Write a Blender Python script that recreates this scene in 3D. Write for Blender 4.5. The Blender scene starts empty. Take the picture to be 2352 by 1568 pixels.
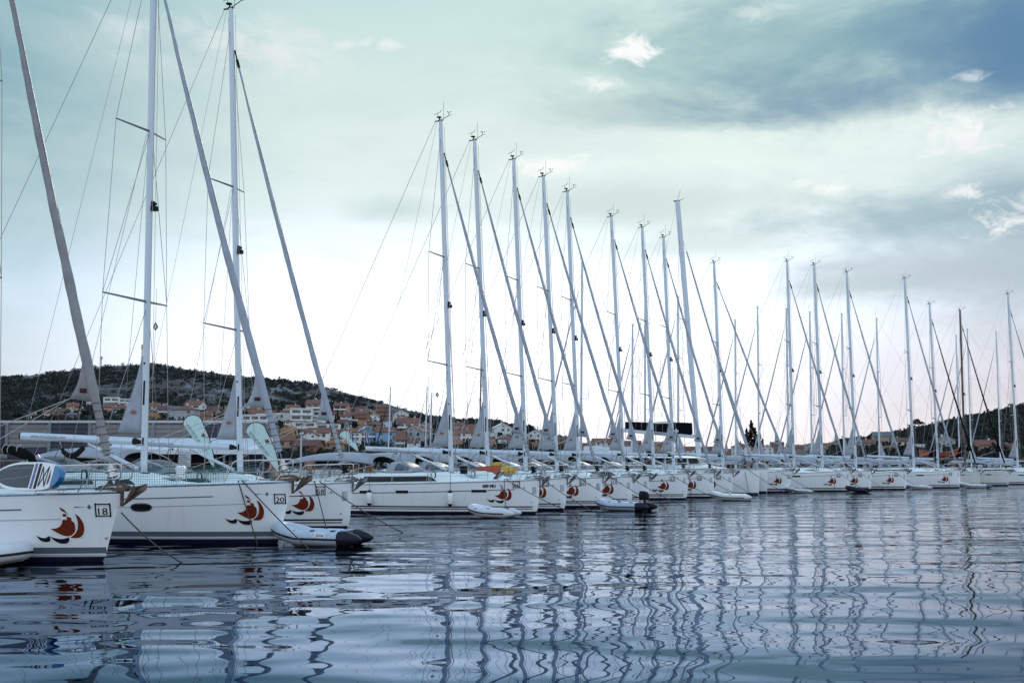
import bpy, bmesh, math, random
from math import sin, cos, tan, pi, radians, sqrt, exp
from mathutils import Vector, Matrix, noise as mnoise
from mathutils.geometry import tessellate_polygon

SC = bpy.context.scene
COL = SC.collection
random.seed(7)

# ------------------------------------------------------------------ camera
FPX, PITCH, CAMH = 2613.0, radians(6.2), 2.2          # focal length in pixels of a 2352-wide frame
cam = bpy.data.cameras.new('camera')
cam.sensor_width = 36.0
cam.lens = FPX / 2352.0 * 36.0
cam.clip_start, cam.clip_end = 0.5, 20000
camo = bpy.data.objects.new('camera', cam)
COL.objects.link(camo)
camo.location = (0, 0, CAMH)
camo.rotation_euler = (pi / 2 + PITCH, 0, 0)
SC.camera = camo
SC.view_settings.view_transform = 'Standard'
SC.view_settings.look = 'None'
SC.view_settings.exposure = 0.0
SC.view_settings.gamma = 1.0
SC.cycles.max_bounces = 8
SC.cycles.transparent_max_bounces = 12
SC.cycles.use_denoising = True
SC.cycles.caustics_reflective = False
SC.cycles.caustics_refractive = False


def ray(px, py):
    a, b = (px - 1176.0) / FPX, (784.0 - py) / FPX
    return Vector((a, cos(PITCH) - b * sin(PITCH), sin(PITCH) + b * cos(PITCH)))


def on_z(px, py, z=0.0):
    d = ray(px, py)
    return Vector((0, 0, CAMH)) + d * ((z - CAMH) / d.z)


def at_y(px, py, Y):
    d = ray(px, py)
    return Vector((0, 0, CAMH)) + d * (Y / d.y)


def lin(r, g, b, k=1.0):
    f = lambda c: ((c / 255 + 0.055) / 1.055) ** 2.4 if c > 10 else c / 255 / 12.92
    return (f(r) * k, f(g) * k, f(b) * k, 1)


# ------------------------------------------------------------------ sky, sun
SUN_EL, SUN_AZ = radians(24), radians(12)             # low sun veiled by cloud, beyond the boats
W = bpy.data.worlds.new('World')
SC.world = W
W.use_nodes = True
nt = W.node_tree
nt.nodes.clear()
N = nt.nodes.new
Lk = nt.links.new


def math_node(tree, op, a=None, b=None, c=None, clamp=False):
    n = tree.nodes.new('ShaderNodeMath')
    n.operation = op
    n.use_clamp = clamp
    for i, v in enumerate((a, b, c)):
        if v is None:
            continue
        if isinstance(v, (int, float)):
            n.inputs[i].default_value = v
        else:
            tree.links.new(v, n.inputs[i])
    return n.outputs[0]


def vec_node(tree, op, a=None, b=None):
    n = tree.nodes.new('ShaderNodeVectorMath')
    n.operation = op
    for i, v in enumerate((a, b)):
        if v is None:
            continue
        if isinstance(v, (tuple, list, Vector)):
            n.inputs[i].default_value = v
        else:
            tree.links.new(v, n.inputs[i])
    return n.outputs['Value'] if op in ('LENGTH', 'DOT_PRODUCT') else n.outputs['Vector']


def mix_node(tree, fac, a, b):
    n = tree.nodes.new('ShaderNodeMix')
    n.data_type = 'RGBA'
    for s, v in ((n.inputs[0], fac), (n.inputs[6], a), (n.inputs[7], b)):
        if isinstance(v, (int, float)):
            s.default_value = v
        elif isinstance(v, tuple):
            s.default_value = v
        else:
            tree.links.new(v, s)
    return n.outputs[2]


def noise_node(tree, vec, scale, detail=2, rough=0.5, dist=0.0):
    n = tree.nodes.new('ShaderNodeTexNoise')
    n.inputs['Scale'].default_value = scale
    n.inputs['Detail'].default_value = detail
    n.inputs['Roughness'].default_value = rough
    n.inputs['Distortion'].default_value = dist
    if vec is not None:
        tree.links.new(vec, n.inputs['Vector'])
    return n


def range_node(tree, v, a, b, lo=0.0, hi=1.0, smooth=True):
    n = tree.nodes.new('ShaderNodeMapRange')
    n.interpolation_type = 'SMOOTHSTEP' if smooth else 'LINEAR'
    tree.links.new(v, n.inputs['Value'])
    n.inputs['From Min'].default_value = a
    n.inputs['From Max'].default_value = b
    n.inputs['To Min'].default_value = lo
    n.inputs['To Max'].default_value = hi
    return n.outputs[0]


tc = N('ShaderNodeTexCoord')
D = vec_node(nt, 'NORMALIZE', tc.outputs['Generated'])
sep = N('ShaderNodeSeparateXYZ')
Lk(D, sep.inputs[0])
ramp = N('ShaderNodeValToRGB')
cr = ramp.color_ramp
stops = [(0.0, (246, 239, 244)), (0.06, (250, 246, 250)), (0.15, (244, 249, 249)), (0.22, (230, 244, 240)),
         (0.29, (221, 239, 235)), (0.38, (200, 228, 226)), (0.6, (120, 165, 190)), (1.0, (100, 140, 175))]
# the pale low sky is brighter and bluer than the picture's white can show
BOOST = {0.0: (1.0, 1.02, 1.05), 0.06: (1.03, 1.10, 1.20), 0.15: (1.06, 1.16, 1.32), 0.22: (1.0, 1.02, 1.06), 0.29: (1.0, 1.0, 1.0), 0.38: (1.0, 1.0, 1.0), 0.6: (.75, .95, 1.3), 1.0: (.75, .95, 1.3)}
while len(cr.elements) < len(stops):
    cr.elements.new(0.5)
for e, (p, c) in zip(cr.elements, stops):
    e.position = p
    k = BOOST[p]
    e.color = tuple(x * y for x, y in zip(lin(*c)[:3], k)) + (1,)
Lk(sep.outputs['Z'], ramp.inputs[0])
col = ramp.outputs[0]
# the sky overhead and behind the camera: brighter blue overcast
back = range_node(nt, sep.outputs['Y'], 0.55, -0.35)
col = mix_node(nt, back, col, (1.18, 1.34, 1.54, 1))
high = range_node(nt, sep.outputs['Z'], 0.42, 0.8)
col = mix_node(nt, high, col, (0.40, 0.74, 1.18, 1))
flat = vec_node(nt, 'MULTIPLY', D, (1.0, 1.0, 2.6))
nz = noise_node(nt, flat, 6.0, 6, 0.62, 0.4)
nz2 = noise_node(nt, flat, 17.0, 5, 0.6, 0.2)
nsum = math_node(nt, 'ADD', math_node(nt, 'MULTIPLY', nz.outputs[0], 0.72), math_node(nt, 'MULTIPLY', nz2.outputs[0], 0.28))
nofs = math_node(nt, 'SUBTRACT', nsum, 0.5)
nz3 = noise_node(nt, vec_node(nt, 'MULTIPLY', D, (1.0, 1.0, 1.7)), 34.0, 8, 0.66, 0.9)
pofs = math_node(nt, 'SUBTRACT', nz3.outputs[0], 0.44)
PUFF = False


def cloud(px, py, rx, ry, c, k, soft=0.55, warp=2.2, boost=1.0):
    """One cloud bank: a noisy ellipse about a direction of the sky dome."""
    global col
    d0 = ray(px, py).normalized()
    q = vec_node(nt, 'MULTIPLY', vec_node(nt, 'SUBTRACT', D, tuple(d0)), (FPX / rx, FPX / rx * 0.6, FPX / ry))
    ln = math_node(nt, 'ADD', vec_node(nt, 'LENGTH', q), math_node(nt, 'MULTIPLY', pofs if PUFF else nofs, warp))
    m = range_node(nt, ln, 1.0, 1.0 - soft * 1.6, 0.0, k)
    b3 = boost if isinstance(boost, tuple) else (boost,) * 3
    col = mix_node(nt, m, col, tuple(x * y for x, y in zip(lin(*c)[:3], b3)) + (1,))


cloud(-300, 100, 900, 950, (108, 160, 178), 0.85, 0.6, 0.5)
cloud(2600, 900, 800, 420, (194, 192, 207), 0.85, 0.6, 0.7)
cloud(-300, 900, 600, 260, (188, 208, 212), 0.7, 0.6, 0.7)
streak = noise_node(nt, vec_node(nt, 'MULTIPLY', D, (1.0, 1.0, 5.0)), 5.0, 7, 0.62, 0.8)
veil = math_node(nt, 'MULTIPLY', range_node(nt, streak.outputs[0], 0.46, 0.66), range_node(nt, sep.outputs['Z'], 0.06, 0.20))
col = mix_node(nt, math_node(nt, 'MULTIPLY', veil, 0.26), col, lin(196, 218, 220))
cloud(1020, 800, 980, 390, (255, 255, 255), 0.95, 0.7, 0.7, (1.35, 1.42, 1.58))
cloud(2420, 540, 560, 290, (150, 180, 194), 0.75, 0.6, 1.2)
cloud(1700, 130, 640, 190, (160, 198, 200), 0.85, 0.6, 1.8)
cloud(1480, 262, 430, 60, (172, 200, 203), 0.8, 0.6, 2.2)
cloud(2080, 100, 680, 215, (104, 158, 176), 0.95, 0.55, 1.7)
cloud(2100, 190, 560, 95, (88, 143, 170), 0.9, 0.6, 1.8)
cloud(2420, 90, 520, 200, (66, 122, 164), 0.95, 0.6, 1.5)
cloud(1960, 235, 330, 60, (96, 142, 172), 0.75, 0.6, 1.9)
cloud(1500, 470, 560, 80, (198, 219, 220), 0.85, 0.6, 2.2)
cloud(1650, 560, 330, 50, (204, 222, 223), 0.7, 0.6, 2.2)
cloud(2140, 500, 470, 85, (142, 176, 192), 0.85, 0.6, 2.2)
cloud(2200, 620, 460, 90, (176, 193, 206), 0.75, 0.6, 2.0)
cloud(1980, 660, 200, 34, (178, 200, 208), 0.7, 0.6, 2.2)
cloud(910, 480, 170, 50, (202, 222, 222), 0.85, 0.6, 2.4)
cloud(330, 120, 270, 90, (190, 214, 216), 0.75, 0.6, 2.4)
PUFF = True
cloud(645, 125, 210, 110, (236, 240, 242), 0.95, 0.8, 2.0)
cloud(500, 80, 200, 70, (226, 236, 237), 0.9, 0.8, 2.2)
cloud(290, 70, 180, 60, (214, 229, 231), 0.85, 0.8, 2.2)
cloud(420, 160, 220, 60, (212, 228, 229), 0.8, 0.8, 2.2)
cloud(890, 103, 70, 24, (240, 248, 246), 0.85, 0.7, 2.4)
cloud(790, 103, 50, 20, (230, 242, 241), 0.8, 0.7, 2.4)
cloud(1450, 122, 76, 40, (250, 252, 252), 0.95, 0.6, 3.2)
cloud(1375, 195, 75, 24, (240, 246, 245), 0.9, 0.6, 3.0)
cloud(2195, 300, 135, 62, (250, 249, 251), 0.92, 0.6, 3.6)
cloud(2215, 335, 90, 26, (240, 240, 245), 0.8, 0.6, 3.2)
cloud(2225, 180, 44, 18, (200, 216, 228), 0.8, 0.6, 3.0)
cloud(2330, 492, 105, 60, (250, 249, 251), 0.92, 0.6, 3.4)
cloud(1915, 433, 60, 20, (248, 250, 251), 0.95, 0.6, 2.8)
cloud(2205, 440, 66, 24, (246, 248, 250), 0.95, 0.6, 2.8)
cloud(1840, 418, 44, 22, (236, 243, 243), 0.8, 0.6, 2.8)
cloud(1260, 380, 210, 34, (255, 255, 255), 0.9, 0.7, 2.4)
cloud(1740, 30, 80, 26, (214, 230, 232), 0.6, 0.6, 2.8)
sky = N('ShaderNodeTexSky')
sky.sky_type = 'NISHITA'
sky.sun_disc = False
sky.sun_elevation = SUN_EL
sky.sun_rotation = SUN_AZ
bg1, bg2 = N('ShaderNodeBackground'), N('ShaderNodeBackground')
Lk(sky.outputs[0], bg1.inputs[0])
bg1.inputs[1].default_value = 0.07
Lk(col, bg2.inputs[0])
bg2.inputs[1].default_value = 1.0
mx = N('ShaderNodeMixShader')
mx.inputs[0].default_value = 0.93                      # the cloud layer covers nearly all of the clear sky
Lk(bg1.outputs[0], mx.inputs[1])
Lk(bg2.outputs[0], mx.inputs[2])
wo = N('ShaderNodeOutputWorld')
Lk(mx.outputs[0], wo.inputs[0])

sl = bpy.data.lights.new('sun', 'SUN')
sl.energy = 0.9
sl.angle = radians(14)
sl.color = (1.0, 0.95, 0.88)
so = bpy.data.objects.new('sun', sl)
COL.objects.link(so)
sd = Vector((sin(SUN_AZ) * cos(SUN_EL), cos(SUN_AZ) * cos(SUN_EL), sin(SUN_EL)))
so.rotation_euler = sd.to_track_quat('Z', 'Y').to_euler()
so.location = sd * 300


# ------------------------------------------------------------------ materials
MATS = {}


def mat(name, c, rough=0.5, metal=0.0, var=0.0, scale=4.0, spec=0.5, bump=0.0, bscale=30.0, coat=0.0, trans=0.0):
    """Principled material; var mottles the colour, bump roughens the surface."""
    if name in MATS:
        return MATS[name]
    m = bpy.data.materials.new(name)
    m.use_nodes = True
    t = m.node_tree
    b = t.nodes['Principled BSDF']
    c4 = (c[0], c[1], c[2], 1)
    b.inputs['Base Color'].default_value = c4
    b.inputs['Roughness'].default_value = rough
    b.inputs['Metallic'].default_value = metal
    b.inputs['Specular IOR Level'].default_value = spec
    b.inputs['Coat Weight'].default_value = coat
    tcn = t.nodes.new('ShaderNodeTexCoord')
    if var > 0:
        n = noise_node(t, tcn.outputs['Object'], scale, 4, 0.6)
        f = range_node(t, n.outputs[0], 0.3, 0.7, 0, 1)
        d = tuple(max(0, x * (1 - var)) for x in c) + (1,)
        u = tuple(min(1, x * (1 + var * 0.6)) for x in c) + (1,)
        t.links.new(mix_node(t, f, d, u), b.inputs['Base Color'])
        t.links.new(range_node(t, n.outputs[0], 0.25, 0.75, max(0.02, rough - 0.08), min(1, rough + 0.12)), b.inputs['Roughness'])
    if bump > 0:
        n2 = noise_node(t, tcn.outputs['Object'], bscale, 3, 0.6)
        bn = t.nodes.new('ShaderNodeBump')
        bn.inputs['Strength'].default_value = bump
        bn.inputs['Distance'].default_value = 0.02
        t.links.new(n2.outputs[0], bn.inputs['Height'])
        t.links.new(bn.outputs[0], b.inputs['Normal'])
    MATS[name] = m
    return m


GEL = mat('gelcoat', (0.82, 0.84, 0.86), 0.22, coat=0.3)
GEL2 = mat('gelcoat_ivory', (0.66, 0.67, 0.65), 0.28)
DECK = mat('deck_nonskid', (0.74, 0.79, 0.76), 0.6, var=0.05, scale=2.0, bump=0.15, bscale=120)
NAVY = mat('antifouling', (0.010, 0.010, 0.028), 0.5, var=0.25, scale=3, spec=0.2)
BLACK = mat('black_vinyl', (0.008, 0.008, 0.011), 0.5, spec=0.15)
GREYV = mat('grey_vinyl', (0.10, 0.12, 0.15), 0.4)
LGREY = mat('light_grey_vinyl', (0.42, 0.42, 0.44), 0.4)
BROWNV = mat('tan_vinyl', (0.30, 0.22, 0.14), 0.5)
RED = mat('rust_red_vinyl', (0.15, 0.022, 0.008), 0.5, var=0.1, scale=6, spec=0.15)
NAVYV = mat('dark_navy_vinyl', (0.010, 0.009, 0.020), 0.5, spec=0.15)
WHITEV = mat('white_vinyl', (0.8, 0.8, 0.8), 0.4)
SPAR = mat('spar_aluminium', (0.54, 0.60, 0.66), 0.32, 0.15, var=0.05, scale=1.2)
SPARD = mat('brown_spar', (0.10, 0.075, 0.06), 0.5)
WIRE = mat('rig_wire', (0.26, 0.24, 0.24), 0.35, 0.7)
STEEL = mat('stainless_steel', (0.48, 0.47, 0.47), 0.22, 0.9, var=0.1, scale=8)
GALV = mat('galvanised_steel', (0.20, 0.20, 0.21), 0.5, 0.5, var=0.35, scale=9)
RUST = mat('rusty_galvanised_steel', (0.15, 0.105, 0.08), 0.6, 0.3, var=0.4, scale=9)
SAIL = mat('sail_uv_cloth', (0.34, 0.37, 0.42), 0.8, var=0.12, scale=2.5, bump=0.3, bscale=9)
SAILW = mat('sail_beige_cloth', (0.27, 0.26, 0.26), 0.8, var=0.15, scale=2.5, bump=0.3, bscale=9)
SAILB = mat('black_sail_cloth', (0.006, 0.006, 0.008), 0.9, var=0.2, scale=3, spec=0.05)
CANV = mat('grey_canvas', (0.30, 0.31, 0.34), 0.85, var=0.1, scale=3, bump=0.3, bscale=14)
UNDERSHADE = mat('canopy_undershade', (0.016, 0.015, 0.016), 0.95, var=0.2, scale=3, spec=0.05)  # near-black painted in for the shade under the canopies
CANVD = mat('dark_canvas', (0.008, 0.008, 0.009), 0.95, var=0.2, scale=3, spec=0.05)
CANVW = mat('white_canvas', (0.62, 0.63, 0.65), 0.85, var=0.08, scale=2, bump=0.3, bscale=10)
GLASS = mat('dark_window_glass', (0.012, 0.012, 0.014), 0.12, spec=0.25, var=0.3, scale=1.5)
VINYL = mat('clear_window_vinyl', (0.09, 0.10, 0.12), 0.42, var=0.6, scale=5, spec=0.3)
ROPE = mat('rope', (0.075, 0.056, 0.045), 0.9, var=0.4, scale=14)
ROPEW = mat('pale_rope', (0.48, 0.44, 0.40), 0.9, var=0.2, scale=14)
RUBBER = mat('black_rubber', (0.009, 0.009, 0.010), 0.6, spec=0.2)
HYP = mat('hypalon_grey', (0.44, 0.50, 0.58), 0.45, var=0.06, scale=3)
HYPW = mat('hypalon_white', (0.58, 0.60, 0.62), 0.45, var=0.06, scale=3)
HYPD = mat('hypalon_navy', (0.013, 0.012, 0.022), 0.55, spec=0.25)
ORANGE = mat('orange_paint', (0.36, 0.065, 0.018), 0.5, var=0.15, scale=3)
YELLOW = mat('yellow_fabric', (0.62, 0.36, 0.03), 0.7, var=0.15, scale=5)
TEAK = mat('teak', (0.20, 0.12, 0.07), 0.7, var=0.3, scale=6)




def weather(m, strength):
    """Faint run-off streaks and a scum line on a white topside."""
    t = m.node_tree
    b = t.nodes['Principled BSDF']
    c = tuple(b.inputs['Base Color'].default_value)
    P = t.nodes.new('ShaderNodeTexCoord').outputs['Object']
    st = noise_node(t, vec_node(t, 'MULTIPLY', P, (5.0, 5.0, .35)), 1.0, 5, .7)
    sp_ = t.nodes.new('ShaderNodeSeparateXYZ')
    t.links.new(P, sp_.inputs[0])
    f = math_node(t, 'MULTIPLY', range_node(t, st.outputs[0], .50, .72), strength)
    low = math_node(t, 'MULTIPLY', range_node(t, math_node(t, 'ADD', sp_.outputs[2], math_node(t, 'MULTIPLY', st.outputs[0], .22)), .42, .16), strength * 1.3)
    t.links.new(mix_node(t, math_node(t, 'MAXIMUM', f, low), c, (.40, .37, .30, 1)), b.inputs['Base Color'])


weather(GEL, .13)
weather(GEL2, .25)
# ------------------------------------------------------------------ mesh helpers
class MB:
    """Collects shapes and links them as ONE mesh object."""

    def __init__(self):
        self.v, self.f = [], []

    def add(self, vs, fs):
        o = len(self.v)
        self.v += [tuple(p) for p in vs]
        self.f += [tuple(i + o for i in f) for f in fs]
        return self

    def box(self, x0, x1, y0, y1, z0, z1):
        vs = [(x, y, z) for z in (z0, z1) for x, y in ((x0, y0), (x1, y0), (x1, y1), (x0, y1))]
        return self.add(vs, [(3, 2, 1, 0), (4, 5, 6, 7), (0, 1, 5, 4), (1, 2, 6, 5), (2, 3, 7, 6), (3, 0, 4, 7)])

    def tube(self, pts, r, n=6, cap=True, rx=None):
        """Tube along a path; r is one radius or one per point; rx squashes sideways."""
        pts = [Vector(p) for p in pts]
        m = len(pts)
        rs = r if isinstance(r, (list, tuple)) else [r] * m
        vs, fs = [], []
        ref = None
        for i, p in enumerate(pts):
            t = (pts[min(i + 1, m - 1)] - pts[max(i - 1, 0)])
            t = t.normalized() if t.length > 1e-9 else Vector((0, 0, 1))
            if ref is None:
                ref = Vector((0, 1, 0)) if abs(t.y) < 0.9 else Vector((1, 0, 0))
            a = (ref - t * ref.dot(t)).normalized()
            b = t.cross(a)
            ref = a
            for k in range(n):
                w = 2 * pi * k / n + pi / n
                vs.append(p + a * cos(w) * rs[i] * (rx or 1) + b * sin(w) * rs[i])
        for i in range(m - 1):
            for k in range(n):
                k2 = (k + 1) % n
                fs.append((i * n + k, i * n + k2, (i + 1) * n + k2, (i + 1) * n + k))
        if cap:
            fs.append(tuple(range(n))[::-1])
            fs.append(tuple((m - 1) * n + k for k in range(n)))
        return self.add(vs, fs)

    def loft(self, rings, closed=True, cap=True):
        n = len(rings[0])
        vs = [p for r in rings for p in r]
        fs = []
        for i in range(len(rings) - 1):
            for k in range(n if closed else n - 1):
                k2 = (k + 1) % n
                fs.append((i * n + k, i * n + k2, (i + 1) * n + k2, (i + 1) * n + k))
        if cap and closed:
            fs.append(tuple(range(n))[::-1])
            fs.append(tuple((len(rings) - 1) * n + k for k in range(n)))
        return self.add(vs, fs)

    def ball(self, c, rx, ry=None, rz=None, n=10, m=7):
        ry, rz = ry or rx, rz or rx
        rings = []
        for i in range(1, m):
            p = pi * i / m
            rings.append([(c[0] + rx * sin(p) * cos(2 * pi * k / n), c[1] + ry * sin(p) * sin(2 * pi * k / n), c[2] - rz * cos(p)) for k in range(n)])
        return self.loft(rings)

    def prism(self, poly, axis, a, b):
        """Extrude a 2-D outline; axis 'y': outline in (x,z)."""
        q = {'y': lambda p, t: (p[0], t, p[1]), 'x': lambda p, t: (t, p[0], p[1]), 'z': lambda p, t: (p[0], p[1], t)}[axis]
        n = len(poly)
        vs = [q(p, a) for p in poly] + [q(p, b) for p in poly]
        tri = tessellate_polygon([[Vector((p[0], p[1], 0)) for p in poly]])
        fs = [tuple(t) for t in tri] + [tuple(i + n for i in t[::-1]) for t in tri]
        fs += [(k, (k + 1) % n, (k + 1) % n + n, k + n) for k in range(n)]
        return self.add(vs, fs)

    def build(self, name, m, parent=None, smooth=False, loc=None):
        me = bpy.data.meshes.new(name)
        me.from_pydata(self.v, [], self.f)
        me.validate()
        bm = bmesh.new()
        bm.from_mesh(me)
        bmesh.ops.recalc_face_normals(bm, faces=bm.faces)
        bm.to_mesh(me)
        bm.free()
        if isinstance(m, (list, tuple)):
            for x in m:
                me.materials.append(x)
        else:
            me.materials.append(m)
        if smooth:
            me.shade_smooth()
            try:
                me.set_sharp_from_angle(angle=radians(40))
            except Exception:
                pass
        o = bpy.data.objects.new(name, me)
        COL.objects.link(o)
        if parent is not None:
            o.parent = parent
        if loc is not None:
            o.location = loc
        return o


def empty(name, loc, rz=0.0):
    o = bpy.data.objects.new(name, None)
    o.empty_display_size = 0.2
    COL.objects.link(o)
    o.location = loc
    o.rotation_euler = (0, 0, rz)
    return o


def tag(o, label=None, cat=None, group=None, kind=None):
    for k, v in (('label', label), ('category', cat), ('group', group), ('kind', kind)):
        if v:
            o[k] = v
    return o


def copy_tree(o, parent=None):
    c = o.copy()
    COL.objects.link(c)
    if parent is not None:
        c.parent = parent
    for ch in list(o.children):
        copy_tree(ch, c)
    return c


def split_tris(tris, lim):
    out, stack = [], [list(t) for t in tris]
    while stack:
        t = stack.pop()
        e = [(Vector(t[i]) - Vector(t[(i + 1) % 3])).length for i in range(3)]
        k = e.index(max(e))
        if e[k] <= lim:
            out.append(t)
            continue
        a, b, c = t[k], t[(k + 1) % 3], t[(k + 2) % 3]
        m = ((a[0] + b[0]) / 2, (a[1] + b[1]) / 2)
        stack += [[a, m, c], [m, b, c]]
    return out


def poly_tris(poly):
    return [[poly[i] for i in t] for t in tessellate_polygon([[Vector((p[0], p[1], 0)) for p in poly]])]


_TXT = {}


def text_tris(s, bold=0.0):
    """Triangles of a line of lettering, 1 unit tall capitals, starting at x = 0."""
    key = (s, bold)
    if key in _TXT:
        return _TXT[key]
    cu = bpy.data.curves.new('lettering', 'FONT')
    cu.body = s
    cu.size = 1.0
    cu.offset = bold
    cu.resolution_u = 3
    ob = bpy.data.objects.new('lettering', cu)
    me = bpy.data.meshes.new_from_object(ob)
    me.calc_loop_triangles()
    tr = [[(me.vertices[i].co.x / 0.7, me.vertices[i].co.y / 0.7) for i in t.vertices] for t in me.loop_triangles]
    bpy.data.objects.remove(ob)
    bpy.data.meshes.remove(me)
    bpy.data.curves.remove(cu)
    x0 = min(p[0] for t in tr for p in t)
    x1 = max(p[0] for t in tr for p in t)
    tr = [[(p[0] - x0, p[1]) for p in t] for t in tr]
    _TXT[key] = (tr, x1 - x0)
    return _TXT[key]
# ------------------------------------------------------------------ the yachts
AX = radians(19)                                       # the bows point right and a little towards us
# outlines of the fleet emblem, read off in a 310 x 255 frame (x right, y down)
EM_SAIL = [[(168, 2), (197, 20), (222, 60), (205, 42), (178, 26)],
           [(184, 48), (207, 50), (207, 68), (184, 66)], [(210, 68), (228, 72), (236, 90), (222, 82), (210, 84)],
           [(182, 90), (208, 90), (208, 70), (216, 72), (236, 76), (238, 98), (250, 106), (256, 134), (250, 172), (222, 198),
            (186, 200), (146, 182), (98, 150), (142, 145), (170, 122)],
           [(262, 48), (286, 70), (306, 110), (311, 150), (300, 190), (276, 212), (242, 215), (216, 210), (246, 190), (266, 160), (274, 120), (272, 90)]]
EM_WAVE = [[(0, 195), (30, 210), (60, 213), (80, 200), (91, 210), (88, 232), (66, 242), (36, 236), (16, 220)],
           [(88, 202), (126, 216), (166, 220), (211, 210), (209, 235), (190, 251), (156, 252), (126, 240), (106, 222)]]


def smooth_line(pl, n=5):
    """Round an outline, keeping its sharp tips."""
    out, m = [], len(pl)
    def corner(i):
        a, b, c = pl[i - 1], pl[i], pl[(i + 1) % m]
        u, v = (b[0] - a[0], b[1] - a[1]), (c[0] - b[0], c[1] - b[1])
        d = (u[0] * v[0] + u[1] * v[1]) / (math.hypot(*u) * math.hypot(*v) + 1e-9)
        return d < .35
    for i in range(m):
        p0, p1, p2, p3 = pl[i - 1], pl[i], pl[(i + 1) % m], pl[(i + 2) % m]
        if corner(i):
            p0 = p1
        if corner((i + 1) % m):
            p3 = p2
        for k in range(n):
            t = k / n
            out.append(tuple(.5 * (2 * p1[j] + (p2[j] - p0[j]) * t + (2 * p0[j] - 5 * p1[j] + 4 * p2[j] - p3[j]) * t * t + (3 * p1[j] - p0[j] - 3 * p2[j] + p3[j]) * t ** 3) for j in (0, 1)))
    return out


EM_SAIL = EM_SAIL[:3] + [smooth_line(p) for p in EM_SAIL[3:]]
EM_WAVE = [smooth_line(p) for p in EM_WAVE]
CROWN = [(0, 0), (1, 0), (1.15, .75), (.78, .35), (.5, 1), (.22, .35), (-.15, .75)]


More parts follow.
